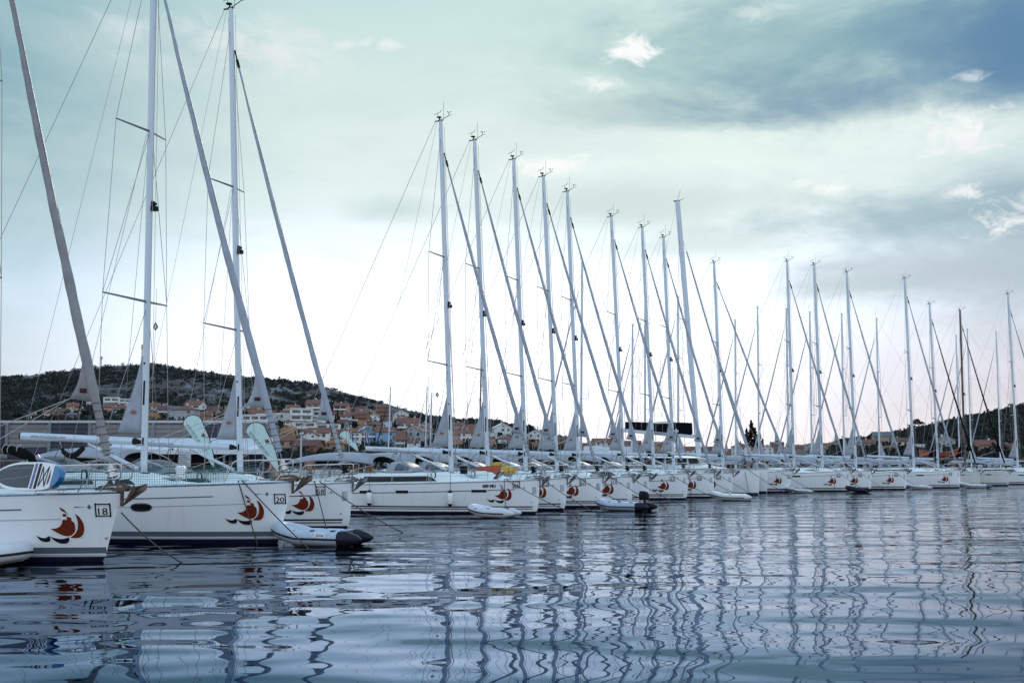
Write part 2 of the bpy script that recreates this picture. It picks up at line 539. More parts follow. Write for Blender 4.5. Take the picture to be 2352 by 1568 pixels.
class Yacht:
    def __init__(self, root, **p):
        d = dict(L=12.8, B=3.95, fb=1.53, fs=1.25, stem='plumb', J=4.2, Jt=4.6, H=18.0, stripes='double', coach=0.42,
                 num=None, reg=None, emblem=False, near=True, detail=2, spar=SPAR, hull=GEL, sail=SAIL, spray=(2.0, 3.4),
                 bimini=(3.6, 7.4), ports=(), boom=4.4, boomtext=False, strakecol=BROWNV, logo=(1.15, 2.2, .5, 1.35),
                 sign=(.78, 1.1, 1.17), genoa=1.0, clew=True, mclew=True, wrap=False, windows='strip', maxrig=True)
        d.update(p)
        self.__dict__.update(d)
        self.root = root
        self.spars()
        self.build()

    # --- hull form: x forward from the stem head, near side is -y
    def stem(self, z):
        if self.stem_kind == 'raked':
            return -self.rake * (1 - z / self.fb) - (0.25 * ((0.15 - z) / 0.6) ** 1.5 if z < 0.15 else 0)
        return -0.10 * (1 - z / self.fb) - (0.42 * ((0.42 - z) / 0.8) ** 2 if z < 0.42 else 0)

    def sheer(self, s):
        u = min(1.2, max(0, s / self.L))
        return self.fb + (self.fs - self.fb) * (1.55 * u - 0.55 * u * u)

    def hb(self, u):
        if u <= 0:
            return 0.0
        lm = 0.60 * self.L
        w = 1 - (1 - min(1, u / lm)) ** 2.1
        w = w ** 0.88
        if u > lm:
            w *= 1 - 0.13 * ((u - lm) / (self.L - lm)) ** 1.6
        return self.B / 2 * w

    def y(self, x, z):
        u = self.stem(z) - x
        zd = self.sheer(-x)
        k = 0.26 * exp(-max(u, 0) / 3.2) + 0.06
        f = 1 - k * max(0, 1 - max(z, 0) / zd) ** 1.4
        if z < 0:
            f *= max(0.1, 1 - 1.1 * (-z) ** 1.3)
        return self.hb(u) * f

    def spars(self):
        self.stem_kind = self.__dict__.pop('stem') if 'stem' in self.__dict__ else 'plumb'
        self.rake = 0.42
        s = self.J
        self.zc = self.sheer(s) + self.coach                     # coachroof top at the mast
        self.mb = Vector((-self.J, 0, self.zc - 0.02))
        self.mt = Vector((-self.Jt, 0, self.H))

    def mp(self, t):
        return self.mb.lerp(self.mt, t)

    def mz(self, z):
        return self.mp((z - self.mb.z) / (self.mt.z - self.mb.z))

    def part(self, mb, name, m, smooth=False, parent=None):
        return mb.build(name, m, parent or self.root, smooth)

    def decal(self, tris, eps, side=-1, lim=0.22):
        """Lay flat triangles given as (s, z) on the hull side."""
        vs, fs = [], []
        for t in split_tris(tris, lim):
            fs.append(tuple(len(vs) + i for i in range(3)))
            for s, z in t:
                vs.append((-s, side * (self.y(-s, z) + eps), z))
        return MB().add(vs, fs)

    def strip(self, s0, s1, z0, z1, eps=0.006, sides=(-1, 1), follow=False):
        m = MB()
        n = max(2, int((s1 - s0) / 0.22))
        for sd in sides:
            vs, fs = [], []
            for i in range(n + 1):
                s = s0 + (s1 - s0) * i / n
                o = self.sheer(s) - self.fb if follow else 0
                for z in (z0 + o, z1 + o):
                    vs.append((-s, sd * (self.y(-s, z) + eps), z))
            for i in range(n):
                fs.append((2 * i, 2 * i + 1, 2 * i + 3, 2 * i + 2))
            m.add(vs, fs)
        return m

    def hull_rows(self, zs_of):
        ss = [0, .004, .012, .025, .045, .07, .10, .14, .19, .25, .32, .40, .48, .56, .64, .72, .80, .88, .94, 1.0]
        m = MB()
        for sd in (-1, 1):
            rows = []
            for q in ss:
                r = []
                for v in range(9):
                    z = zs_of(q * self.L, v / 8)
                    st = self.stem(z)
                    x = st - q * (self.L + st)
                    r.append((x, sd * self.y(x, z), z))
                rows.append(r)
            m.loft(rows, closed=False, cap=False)
        # transom
        tr = []
        for sd in (-1, 1):
            tr.append([(-self.L, sd * self.y(-self.L, zs_of(self.L, v / 8)), zs_of(self.L, v / 8)) for v in range(9)])
        m.loft(tr, closed=False, cap=False)
        return m

    def build(self):
        R, L, B = self.root, self.L, self.B
        hl = self.part(self.hull_rows(lambda s, v: 0.115 + (self.sheer(s) - 0.115) * v), 'hull', self.hull, True)
        self.part(self.hull_rows(lambda s, v: -0.45 + 0.565 * v), 'antifouling', NAVY, True)
        # deck with camber
        m = MB()
        rows = []
        for i in range(25):
            s = L * (i / 24) ** 1.3
            w = self.y(-s - 0.001, self.sheer(s) - 0.001)
            z = self.sheer(s) - 0.004
            rows.append([(-s, w * q, z + 0.07 * (1 - q * q)) for q in (-1, -.7, -.35, 0, .35, .7, 1)])
        m.loft(rows, closed=False, cap=False)
        self.part(m, 'deck', DECK, True)
        # toe rail / rubbing strake on both sides
        m = MB()
        for sd in (-1, 1):
            m.tube([(-0.02 - L * .985 * (i / 20) ** 1.2, sd * (self.y(-0.02 - L * .985 * (i / 20) ** 1.2, self.sheer(L * .985 * (i / 20) ** 1.2) - .03) + .004),
                     self.sheer(L * .985 * (i / 20) ** 1.2) + .005) for i in range(21)], 0.028, 5)
        self.part(m, 'toe_rail', STEEL if self.stem_kind == 'raked' else LGREY, True)
        self.coachroof()
        self.stripes_and_marks()
        self.rig()
        self.canopies()
        if self.detail >= 1:
            self.fittings()

    # --- coachroof as one loft, windows let in as raised panes
    def cr(self, s):
        """half width at foot, half width at top, top height."""
        s0, s1 = self.J - 1.75, self.J + 4.9
        u = (s - s0) / (s1 - s0)
        sh = self.sheer(s)
        rise = min(1, max(0, u) / 0.32)
        rise = rise * rise * (3 - 2 * rise)
        h = self.coach * (0.10 + 0.90 * rise) + 0.10 * u
        wf = min(self.y(-s, sh - .01) - 0.34, B_MAX * (0.42 + 0.6 * min(1, u * 1.7)))
        return max(.12, wf), max(.08, wf - 0.20 - 0.10 * (1 - rise)), sh + h

    def cr_side(self, s, v, eps=0.012, sd=-1):
        a, b, zt = self.cr(s)
        zb = self.sheer(s)
        return (-s, sd * (a + (b + .04 - a) * v + eps), zb + (zt - .05 - zb) * v)

    def coachroof(self):
        s0, s1 = self.J - 1.75, self.J + 4.9
        rings = []
        for i in range(19):
            s = s0 + (s1 - s0) * i / 18
            a, b, zt = self.cr(s)
            zb = self.sheer(s) - .02
            pr = [(-a, zb), (-b - .05, zt - .06), (-b, zt - .012), (-b * .6, zt + .03), (0, zt + .05), (b * .6, zt + .03), (b, zt - .012), (b + .05, zt - .06), (a, zb)]
            rings.append([(-s, y, z) for y, z in pr])
        m = MB().loft(rings, closed=True, cap=True)
        co = self.part(m, 'coachroof', DECK, True)

        def pane(sa, sb, va, vb, slant=0.25, name='coachroof_window'):
            n = 10
            for sd in (-1, 1):
                w = MB()
                vs, fs = [], []
                for i in range(n + 1):
                    u = i / n
                    lo = self.cr_side(sa + slant * .2 + (sb - sa) * u, va, .022, sd)
                    hi = self.cr_side(sa + slant + (sb - sa - slant) * u, vb, .022, sd)
                    vs += [lo, hi]
                for i in range(n):
                    fs.append((2 * i, 2 * i + 1, 2 * i + 3, 2 * i + 2))
                w.add(vs, fs)
                self.part(w, name, GLASS, False, co)
        if self.windows == 'strip':
            pane(self.J + .15, self.J + 3.75, .22, .80, .5)
        else:
            pane(self.J - .5, self.J + .35, .3, .78, .3)
            pane(self.J + .75, self.J + 1.75, .3, .78, .15)
            pane(self.J + 2.2, self.J + 3.6, .3, .78, .15)
        if self.detail >= 1:
            # deck hatches and grab rail
            for sh_, half in ((self.J - 1.0, .24), (self.J + 1.1, .2)):
                a, b, zt = self.cr(sh_)
                h = MB().box(-sh_ - half, -sh_ + half, -half, half, zt + .05, zt + .085)
                hb_ = self.part(h, 'deck_hatch', LGREY)
                g = MB().box(-sh_ - half + .04, -sh_ + half - .04, -half + .04, half - .04, zt + .087, zt + .097)
                self.part(g, 'hatch_pane', GLASS, False, hb_)
            for sd in (-1, 1):
                g = MB()
                pts = []
                for i in range(9):
                    s = self.J + .4 + 3.0 * i / 8
                    a, b, zt = self.cr(s)
                    pts.append((-s, sd * (b - .12), zt + (.10 if 0 < i < 8 else .0)))
                g.tube(pts, .014, 5)
                self.part(g, 'grab_rail', STEEL)

    def stripes_and_marks(self):
        P = self.part
        L = self.L
        if self.stripes == 'double':
            P(self.strip(.30, L - .1, .30, .355), 'boot_stripe', BLACK)
            P(self.strip(.32, L - .1, .215, .25), 'boot_stripe', BLACK)
            P(self.strip(1.0, L - .3, self.fb - .405, self.fb - .375, follow=True), 'cove_line', BLACK)
        elif self.stripes == 'grey':
            P(self.strip(.36, L - .1, .19, .33), 'boot_stripe', GREYV)
            P(self.strip(.36, L - .1, .115, .165), 'boot_stripe', LGREY)
            P(self.strip(2.0, L - .3, self.fb - .35, self.fb - .32, follow=True), 'cove_line', GREYV)
            P(self.strip(1.2, L - .3, self.fb - .58, self.fb - .56, follow=True), 'cove_line', LGREY)
        else:
            P(self.strip(.30, L - .1, .20, .30), 'boot_stripe', GREYV)
            P(self.strip(.9, L - .3, self.fb - .33, self.fb - .30, follow=True), 'cove_line', GREYV)
        if self.detail == 0:
            return
        if self.emblem:
            a, b, z0, z1 = self.logo
            f = lambda p: (b - (b - a) * p[0] / 311, z1 - (z1 - z0) * p[1] / 252)
            rt, wt = [], []
            for pl in EM_SAIL:
                rt += poly_tris([f(p) for p in pl])
            for pl in EM_WAVE:
                wt += poly_tris([f(p) for p in pl])
            # a white keyline under each shape
            kt = []
            for pl in EM_SAIL[3:] + EM_WAVE:
                cx, cy = sum(p[0] for p in pl) / len(pl), sum(p[1] for p in pl) / len(pl)
                big = []
                for p in pl:
                    dx, dy = p[0] - cx, p[1] - cy
                    q = sqrt(dx * dx + dy * dy)
                    big.append(f((p[0] + 7 * dx / q, p[1] + 7 * dy / q)))
                kt += poly_tris(big)
            e = P(self.decal(rt, .012), 'sail_emblem', RED)
            P(self.decal(kt, .008), 'emblem_keyline', WHITEV, False, e)
            P(self.decal(wt, .012), 'wave_emblem', NAVYV, False, e)
        if self.num:
            a, b, z0 = self.sign
            w = b - a
            z1 = z0 + w
            q = lambda s0, s1, za, zb: [[(s0, za), (s1, za), (s1, zb)], [(s0, za), (s1, zb), (s0, zb)]]
            pl = P(self.decal(q(a, b, z0, z1), .013, lim=.12), 'number_plate', WHITEV)
            t = w * .10
            fr = q(a + t * .3, b - t * .3, z0 + t * .3, z0 + t * 1.2) + q(a + t * .3, b - t * .3, z1 - t * 1.2, z1 - t * .3) + q(a + t * .3, a + t * 1.2, z0, z1) + q(b - t * 1.2, b - t * .3, z0, z1)
            P(self.decal(fr, .018, lim=.12), 'plate_frame', BLACK, False, pl)
            tr, tw = text_tris(self.num, 0)
            k = w * .50
            kx = min(k, w * .74 / tw)
            c = (a + b) / 2
            nl = MB()
            for dx, ep in ((-.008, .019), (.008, .021)):
                q2 = self.decal([[(c + tw * kx / 2 - p[0] * kx + dx * w, z0 + w * .16 + p[1] * k) for p in t_] for t_ in tr], ep, lim=.12)
                nl.add(q2.v, q2.f)
            P(nl, 'number_lettering', BLACK, False, pl)
            tr, tw = text_tris('Marina Hramina', 0)
            k = w * .76 / tw
            P(self.decal([[(b - w * .12 - p[0] * k, z0 + w * .78 + p[1] * k) for p in t_] for t_ in tr], .019, lim=.2), 'plate_lettering', BLACK, False, pl)
        if self.reg:
            s, z, h = self.regpos
            tr, tw = text_tris(self.reg, 0)
            k = h
            nl = MB()
            for dx, ep in ((-.010, .010), (0, .0115), (.010, .013)):
                q2 = self.decal([[(s - p[0] * k * .8 + dx, z + p[1] * k) for p in t_] for t_ in tr], ep)
                nl.add(q2.v, q2.f)
            P(nl, 'registration_lettering', BLACK)
        if self.stem_kind == 'plumb' and self.detail >= 1:
            q = lambda s0, s1, za, zb: [[(s0, za), (s1, za), (s1, zb)], [(s0, za), (s1, zb), (s0, zb)]]
            P(self.decal(q(.14, .30, self.fb - .62, self.fb - .30), .010, lim=.1), 'bow_guard_plate', STEEL)
            c, zz = .62, self.fb - .34
            P(self.decal([[(c - .02, zz), (c, zz - .07), (c + .02, zz)], [(c - .02, zz), (c, zz + .07), (c + .02, zz)],
                          [(c - .12, zz), (c, zz - .008), (c + .12, zz)], [(c - .12, zz), (c, zz + .008), (c + .12, zz)]], .010), 'compass_emblem', GREYV)
        elif self.detail >= 1:
            c, zz = .62, self.fb - .33
            P(self.decal([[(c - .04, zz), (c, zz - .06), (c + .04, zz)], [(c - .04, zz), (c, zz + .06), (c + .04, zz)],
                          [(c - .3, zz - .012), (c - .3, zz + .012), (c - .06, zz)], [(c + .3, zz - .012), (c + .3, zz + .012), (c + .06, zz)]], .010), 'diamond_emblem', GREYV)
        # fairlead bolt near the stem
        for s, z in ((.34, .55),):
            m = MB().ball((-s, -self.y(-s, z) - .01, z), .035, .03, .035, 8, 5)
            P(m, 'bow_eye', STEEL, True)
        for s0, s1, z0, z1, kind in self.ports:
            if kind == 'oval':
                def ov(k):
                    return [((s0 + s1) / 2 + (s1 - s0) / 2 * k * (abs(cos(w)) ** .75) * (1 if cos(w) > 0 else -1), (z0 + z1) / 2 + (z1 - z0) / 2 * k * (1 if k == 1 else 1.25) * sin(w)) for w in [2 * pi * i / 20 for i in range(20)]]
                f = P(self.decal(poly_tris(ov(1.14)), .012), 'portlight', STEEL)
                P(self.decal(poly_tris(ov(1.0)), .018), 'portlight_pane', GLASS, False, f)
            else:
                q = lambda s0, s1, za, zb: [[(s0, za), (s1, za), (s1, zb)], [(s0, za), (s1, zb), (s0, zb)]]
                f = P(self.decal(q(s0 - .02, s1 + .02, z0 - .018, z1 + .018), .009), 'portlight', WHITEV)
                P(self.decal(q(s0, s1, z0, z1), .014), 'portlight_pane', GLASS, False, f)

    # --- mast, boom, wires, rolled sails
    def rig(self):
        P = self.part
        far = self.detail == 0
        aw, bw = (.115, .075) if not far else (.10, .07)
        if self.H > 20:
            aw, bw = aw * 1.1, bw * 1.1
        rings = []
        for t in (0, .3, .6, .88, .97, 1.0):
            c = self.mp(t)
            k = 1.0 if t < .85 else (1 - (t - .85) * 1.3)
            rings.append([(c.x + aw * k * cos(w) * (1 if abs(cos(w)) > .5 else 1), bw * k * sin(w), c.z) for w in [2 * pi * i / 12 + pi / 12 for i in range(12)]])
        mast = P(MB().loft(rings), 'mast', self.spar, True)
        if not far:
            # sail slot down the aft face, winch slots and the mast collar
            m = MB()
            lo, hi = self.mp(.02), self.mp(.98)
            m.tube([(lo.x - aw - .004, 0, lo.z), (hi.x - aw * .85 - .004, 0, hi.z)], .012, 4)
            P(m, 'sail_track', LGREY, False, mast)
            for z0, z1 in ((.12, .16), (.19, .192), (.05, .062)):
                a, b = self.mp(z0), self.mp(z1)
                m = MB().box(a.x - .035, a.x + .02, -bw - .012, -bw + .03, a.z, b.z + .03)
                P(m, 'mast_slot', BLACK, False, mast)
            m = MB().tube([(self.mb.x, 0, self.mb.z - .03), (self.mb.x, 0, self.mb.z + .07)], .17, 10)
            P(m, 'mast_collar', RUBBER, False, mast)
            # steaming light
            c = self.mp(.47)
            m = MB().box(c.x + aw, c.x + aw + .12, -.07, .07, c.z + .03, c.z + .09).box(c.x + aw, c.x + aw + .16, -.10, .10, c.z - .16, c.z - .02).box(c.x + aw - .01, c.x + aw + .05, -.06, .06, c.z - .16, c.z + .14)
            P(m, 'steaming_light', RUBBER, False, mast)
        # masthead gear
        tz = self.mt
        m = MB()
        if not far:
            m.box(tz.x - .30, tz.x + .10, -.03, .03, tz.z - .02, tz.z + .02)
            m.tube([(tz.x - .05, 0, tz.z), (tz.x - .05, 0, tz.z + .15)], .035, 6)
            m.ball((tz.x - .08, 0, tz.z + .19), .13, .13, .035, 10, 5)
            m.tube([(tz.x, 0, tz.z + .02), (tz.x + .42, -.03, tz.z + .20), (tz.x + .46, -.03, tz.z + .34)], .016, 5)
            for k in range(3):
                w = 2 * pi * k / 3
                m.ball((tz.x + .46 + .09 * cos(w), -.03 + .09 * sin(w), tz.z + .38), .03, n=6, m=4)
            m.tube([(tz.x + .46, -.03, tz.z + .22), (tz.x + .6, -.03, tz.z + .24)], .012, 4)
            m.tube([(tz.x - .16, .02, tz.z + .2), (tz.x - .16, .02, tz.z + .42)], .009, 4)
            m.tube([(tz.x - .36, .02, tz.z + .34), (tz.x - .02, .02, tz.z + .46), (tz.x + .03, .02, tz.z + .56)], .011, 4)
        m.tube([(tz.x + .14, .03, tz.z), (tz.x + .14, .03, tz.z + .95)], .008 if not far else .012, 4)
        m.box(tz.x - .12, tz.x + .1, -.04, .04, tz.z, tz.z + .05)
        P(m, 'masthead_instruments', RUBBER, False, mast)
        # spreaders and shrouds
        q = self.B / 3.95
        SP = [(.30, 1.45 * q, .42, .10), (.605, 1.15 * q, .34, .10)]
        if far:
            SP = [(.46, 1.25 * q, .3, .08)] if self.H < 14 else [(.34, 1.3 * q, .35, .08), (.64, 1.0 * q, .3, .08)]
        wr = .0085 if not far else .014
        if not far and self.root.location.y > 50:
            wr = .0115
        for sd in (-1, 1):
            tips = []
            for t, l, s, u in SP:
                c = self.mp(t)
                tip = Vector((c.x - s, sd * l, c.z + u))
                tips.append(tip)
                P(MB().tube([(c.x - .02, sd * bw * .7, c.z), tuple(tip)], [.04, .024], 6), 'spreader', self.spar if far else GALV, True)
            ch = Vector((-self.J - .35, sd * (self.y(-self.J - .35, 1.2) - .10), self.sheer(self.J) + .02))
            top = self.mp(.965)
            w = MB().tube([tuple(top)] + [tuple(t) for t in tips[::-1]] + [tuple(ch)], wr, 4)
            if len(tips) > 1:
                w.tube([tuple(self.mp(.60) + Vector((0, sd * bw, 0))), tuple(tips[0])], wr, 4)
            w.tube([tuple(self.mp(SP[0][0] - .015) + Vector((0, sd * bw, 0))), tuple(ch + Vector((-.25, 0, 0)))], wr, 4)
            if not far:
                w.tube([tuple(ch), tuple(ch + (tips[0] - ch) * .03)], .02, 5)
            P(w, 'shroud', WIRE)
        bx = -self.L + .15
        w = MB()
        jn = Vector((bx + .55, 0, self.sheer(self.L) + 3.2))
        hd = self.mt + Vector((-.28 if not far else -.05, 0, -.02))
        w.tube([tuple(hd), tuple(jn)], wr, 4)
        if not far:
            w.tube([tuple(hd + Vector((.1, 0, -.05))), (-self.J - self.boom + .1, 0, self.boomz(self.boom) + .12)], wr * .7, 4)
        for sd in (-1, 1):
            w.tube([tuple(jn), (bx, sd * 1.3, self.sheer(self.L))], wr, 4)
        P(w, 'backstay', WIRE)
        if not far:
            # halyards and lifts led clear of the mast
            w = MB()
            w.tube([tuple(self.mp(.985) + Vector((aw + .05, .04, 0))), (-self.J + aw + .10, .05, self.zc + .1)], wr * .8, 4)
            w.tube([tuple(self.mp(.90) + Vector((aw + .04, -.05, 0))), (-self.J + aw + .22, -.30, self.zc + .1)], wr * .8, 4)
            w.tube([tuple(self.mp(.60) + Vector((-aw, -.05, 0))), (-self.J - 1.9, -1.25, self.sheer(self.J) + .05)], wr * .8, 4)
            w.tube([tuple(self.mp(.60) + Vector((-aw, .05, 0))), (-self.J - 1.9, 1.25, self.sheer(self.J) + .05)], wr * .8, 4)
            P(w, 'halyard', WIRE)
        # furled headsail on the forestay
        F = Vector((-.34, 0, self.fb + .55))
        Hd = self.mp(.905) + Vector((aw + .02, 0, 0))
        self.F, self.Hd = F, Hd
        n = 46 if not far else 12
        lo_t, hi_t = .02, .955
        pts, rad = [], []
        for i in range(n + 1):
            t = lo_t + (hi_t - lo_t) * i / n
            p = F.lerp(Hd, t)
            p.x -= .10 * sin(pi * t)
            p.y += .012 * sin(31 * t + self.J)
            pts.append(p)
            if t < .105:
                r = .072 + .012 * t / .105
            elif t < .2:
                r = .088 + .016 * (t - .105) / .095
            else:
                r = .104 * ((1 - (t - .2) / .755) ** .9 * .66 + .34)
            rad.append(.90 * r * self.genoa * (1 + .06 * sin(i * 2.1 + self.J * 5)))
        m = MB()
        if far:
            m.tube(pts, rad, 6)
        else:
            k = 10
            rings = []
            ax = (Hd - F).normalized()
            a = Vector((0, 1, 0))
            b = ax.cross(a)
            for i, p in enumerate(pts):
                ring = []
                for j in range(k):
                    w_ = 2 * pi * j / k
                    r = rad[i] * (1 + .13 * max(0, sin(w_ - i * .55)) ** 2)
                    ring.append(tuple(p + a * cos(w_) * r + b * sin(w_) * r))
                rings.append(ring)
            m.loft(rings)
        gen = P(m, 'furled_headsail', self.sail, True)
        at = lambda t: F.lerp(Hd, t) - Vector((.10 * sin(pi * t), 0, 0))
        P(MB().tube([tuple(at(-.02)), tuple(F.lerp(Hd, 1.0))], .012, 5), 'forestay', WIRE, False, gen)
        if not far:
            # top swivel
            m = MB().tube([tuple(at(.955)), tuple(at(.975))], .055, 7).tube([tuple(at(.975)), tuple(at(1.0))], .03, 6)
            P(m, 'swivel', RUBBER, False, gen)
            # turns of sheet round the foot of the roll
            m = MB()
            for i in range(7):
                t = .025 + .012 * i
                c = at(t)
                r = .112 * self.genoa
                m.tube([(c.x + r * cos(w), c.y + r * sin(w), c.z + .05 * w / pi - .05) for w in [2 * pi * j / 10 for j in range(11)]], .008, 4)
            P(m, 'sheet_turns', ROPE, False, gen)
            # furling drum
            d0 = F + (F - Hd).normalized() * .02
            ax = (Hd - F).normalized()
            m = MB()
            for o, r, h in ((-.20, .13, .05), (-.14, .09, .06), (-.07, .145, .05), (.0, .08, .10)):
                m.tube([tuple(d0 + ax * o), tuple(d0 + ax * (o + h))], r, 12)
            P(m, 'furling_drum', RUBBER if self.stem_kind == 'plumb' else STEEL, True)
            m = MB().tube([(-.16, 0, self.fb + .02), tuple(d0 - ax * .2)], .022, 5)
            P(m, 'stay_link', STEEL)
        if self.clew:
            ap, ck, tk = at(.19), at(.105), at(.10)
            off = .54 * self.genoa
            cl = Vector((ck.x - off, -.05, ck.z + .03))
            th = .02
            m = MB()
            cols = []
            for i in range(9):
                u = i / 8
                edge = ap.lerp(cl, u)
                edge.x += .10 * sin(pi * u) * self.genoa
                stay = ap.lerp(tk, u)
                row = []
                for j in range(5):
                    v = j / 4
                    p = stay.lerp(edge, v)
                    p.y -= .05 * sin(pi * v) * sin(pi * u) + .02 * sin(9 * u + 4 * v)
                    row.append(tuple(p))
                cols.append(row)
            m.loft(cols, closed=False, cap=False)
            cp = P(m, 'sail_clew', self.sail, True, gen)
            sm = cp.modifiers.new('cloth', 'SOLIDIFY')
            sm.thickness = th
            if not far:
                c = ap.lerp(tk, .72).lerp(cl, .33)
                m = MB().box(c.x - .09, c.x + .09, c.y - .075, c.y - .06, c.z - .05, c.z + .05)
                pt = P(m, 'maker_patch', NAVYV, False, gen)
                tr, tw = text_tris('E', .02)
                m = MB().box(c.x - .07, c.x + .07, c.y - .078, c.y - .0755, c.z - .012, c.z + .03)
                P(m, 'patch_band', RED, False, gen)
                sh = MB()
                sh.tube([tuple(cl), tuple(cl.lerp(Vector((-self.J - 2.5, -1.25, self.sheer(self.J) + .25)), .5) - Vector((0, 0, .05))), (-self.J - 2.5, -1.25, self.sheer(self.J) + .25)], .010, 5)
                sh.tube([tuple(cl), (-self.J - 2.5, 1.25, self.sheer(self.J) + .25)], .010, 5)
                P(sh, 'headsail_sheet', ROPEW)
        # boom on its gooseneck
        br = .115 if not far else .10
        bz0 = self.boomz(0)
        a = self.mz(bz0)
        b0 = Vector((a.x - aw - .28, 0, self.boomz(.3)))
        b1 = Vector((a.x - self.boom, 0, self.boomz(self.boom)))
        rings = []
        for t in (0, .02, .5, .98, 1):
            c = b0.lerp(b1, t)
            rings.append([(c.x, br * .72 * cos(w), c.z + br * sin(w)) for w in [2 * pi * i / 12 for i in range(12)]])
        bm_ = P(MB().loft(rings), 'boom', self.spar, True)
        if not far:
            m = MB().tube([(a.x - aw, 0, bz0 - .02), tuple(b0 + Vector((.02, 0, 0)))], [.05, .11], 8)
            P(m, 'gooseneck', RUBBER, False, bm_)
            m = MB().tube([tuple(b1), tuple(b1 + Vector((-.08, 0, 0)))], [.105, .07], 8)
            P(m, 'boom_end_cap', RUBBER, False, bm_)
            if self.boomtext:
                tr, tw = text_tris('www.mh-charter.com', 0)
                k = .105
                ln = tw * k
                x0 = b1.x + .42
                vs, fs = [], []
                for t_ in tr:
                    fs.append(tuple(len(vs) + i for i in range(3)))
                    for p in t_:
                        x = x0 + p[0] * k
                        u = (b0.x - x) / (b0.x - b1.x)
                        zc = b0.z + (b1.z - b0.z) * u
                        dz = -.03 + p[1] * k
                        vs.append((x, -br * .72 * sqrt(max(0, 1 - (dz / br) ** 2)) - .004, zc + dz))
                P(MB().add(vs, fs), 'boom_lettering', GREYV, False, bm_)
            # vang
            va, vb = (a.x - 2.05, self.boomz(2.0) - br), (a.x - .22, self.zc + .17)
            p0, p1 = Vector((va[0], 0, va[1] - .03)), Vector((vb[0], 0, vb[1]))
            m = MB().tube([tuple(p0), tuple(p0.lerp(p1, .18))], .034, 7).tube([tuple(p0.lerp(p1, .16)), tuple(p1)], .055, 8)
            P(m, 'boom_vang', self.spar, True)
            m = MB().tube([tuple(p0 + Vector((0, .03, 0))), tuple(p1 + Vector((-.1, .03, -.12)))], .010, 4).tube([tuple(p0 + Vector((-.08, 0, 0))), tuple(p1 + Vector((0, 0, -.12)))], .010, 4)
            P(m, 'vang_line', ROPE)
            # mainsheet
            m = MB()
            bs = b0.lerp(b1, .60)
            fs_ = self.J + 3.1
            zt = self.cr(min(fs_, self.J + 4.8))[2]
            for dy, dx in ((-.45, -.1), (.45, -.1), (-.35, .25), (.35, .25)):
                m.tube([tuple(bs + Vector((dx, 0, -br))), (-fs_ + dx, dy, zt + .05)], .009, 4)
            m.ball(tuple(bs + Vector((0, 0, -br - .06))), .05, .03, .06, 6, 4)
            P(m, 'mainsheet', ROPE)
        # corner of the rolled mainsail standing out of the mast
        if self.mclew:
            zf = bz0 + .26
            zt = zf + 2.35
            lo, hi = self.mz(zf), self.mz(zt)
            ck = Vector((lo.x - aw - .84, -.02, zf + .04))
            cols = []
            for i in range(9):
                u = i / 8
                st = hi.lerp(lo, u) + Vector((-aw + .01, 0, 0))
                ed = (hi + Vector((-aw, 0, 0))).lerp(ck, u)
                ed.x += .05 * sin(pi * u)
                row = []
                for j in range(5):
                    v = j / 4
                    p = st.lerp(ed, v)
                    p.y += .04 * sin(pi * v) * u + .015 * sin(8 * u + 5 * v)
                    row.append(tuple(p))
                cols.append(row)
            ms = P(MB().loft(cols, closed=False, cap=False), 'mainsail_corner', self.sail, True)
            ms.modifiers.new('cloth', 'SOLIDIFY').thickness = .02
            if not far:
                c = hi.lerp(lo, .72) + Vector((-.42, -.035, 0))
                s_ = .16
                tr = poly_tris([(c.x + (p[0] - .5) * s_, c.z + (p[1] - .5) * s_ * .9) for p in CROWN])
                vs, fs = [], []
                for t_ in tr:
                    fs.append(tuple(len(vs) + i for i in range(3)))
                    vs += [(p[0], c.y, p[1]) for p in t_]
                    vs_ = vs
                P(MB().add(vs, fs), 'crown_emblem', ORANGE, False, ms)
                m = MB().tube([tuple(ck), (ck.x - .35, 0, self.boomz(1.5) + .12)], .012, 4)
                P(m, 'outhaul', ROPE, False, ms)

    def boomz(self, d):
        return self.zc + .98 + d * .045

    # --- sprayhood, bimini, wheel
    def canopies(self):
        P = self.part
        far = self.detail == 0
        if self.spray:
            a, b = self.J + self.spray[0], self.J + self.spray[1]
            zb = self.cr(min(a, self.J + 4.8))[2] - .03
            w = 1.15
            rings = []
            for i in range(7):
                u = i / 6
                h = .58 * sin(pi / 2 * min(1, .12 + u * 1.1)) ** .8
                s = a + (b - a) * u
                zb2 = zb - .18 * u
                rings.append([(-s, -w * cos(k) * (1 + .05 * u), zb2 + (h + .18 * u) * sin(k) ** .6) for k in [pi * j / 14 for j in range(15)]])
            sh = P(MB().loft(rings, closed=False, cap=False), 'sprayhood', [CANV, UNDERSHADE], True)
            shade_inside(sh, .015)
            if not far:
                for sd, j0, j1 in ((-1, 1, 4), (0, 5, 9), (1, 10, 13)):
                    vs, fs = [], []
                    for i in (1, 2, 3, 4):
                        for j in range(j0, j1 + 1):
                            p = Vector(rings[i][j])
                            q = p - Vector((-a - .8, 0, zb))
                            vs.append(tuple(p + q.normalized() * .022))
                    n = j1 - j0 + 1
                    for i in range(3):
                        for j in range(n - 1):
                            fs.append((i * n + j, i * n + j + 1, (i + 1) * n + j + 1, (i + 1) * n + j))
                    P(MB().add(vs, fs), 'sprayhood_window', VINYL, True, sh)
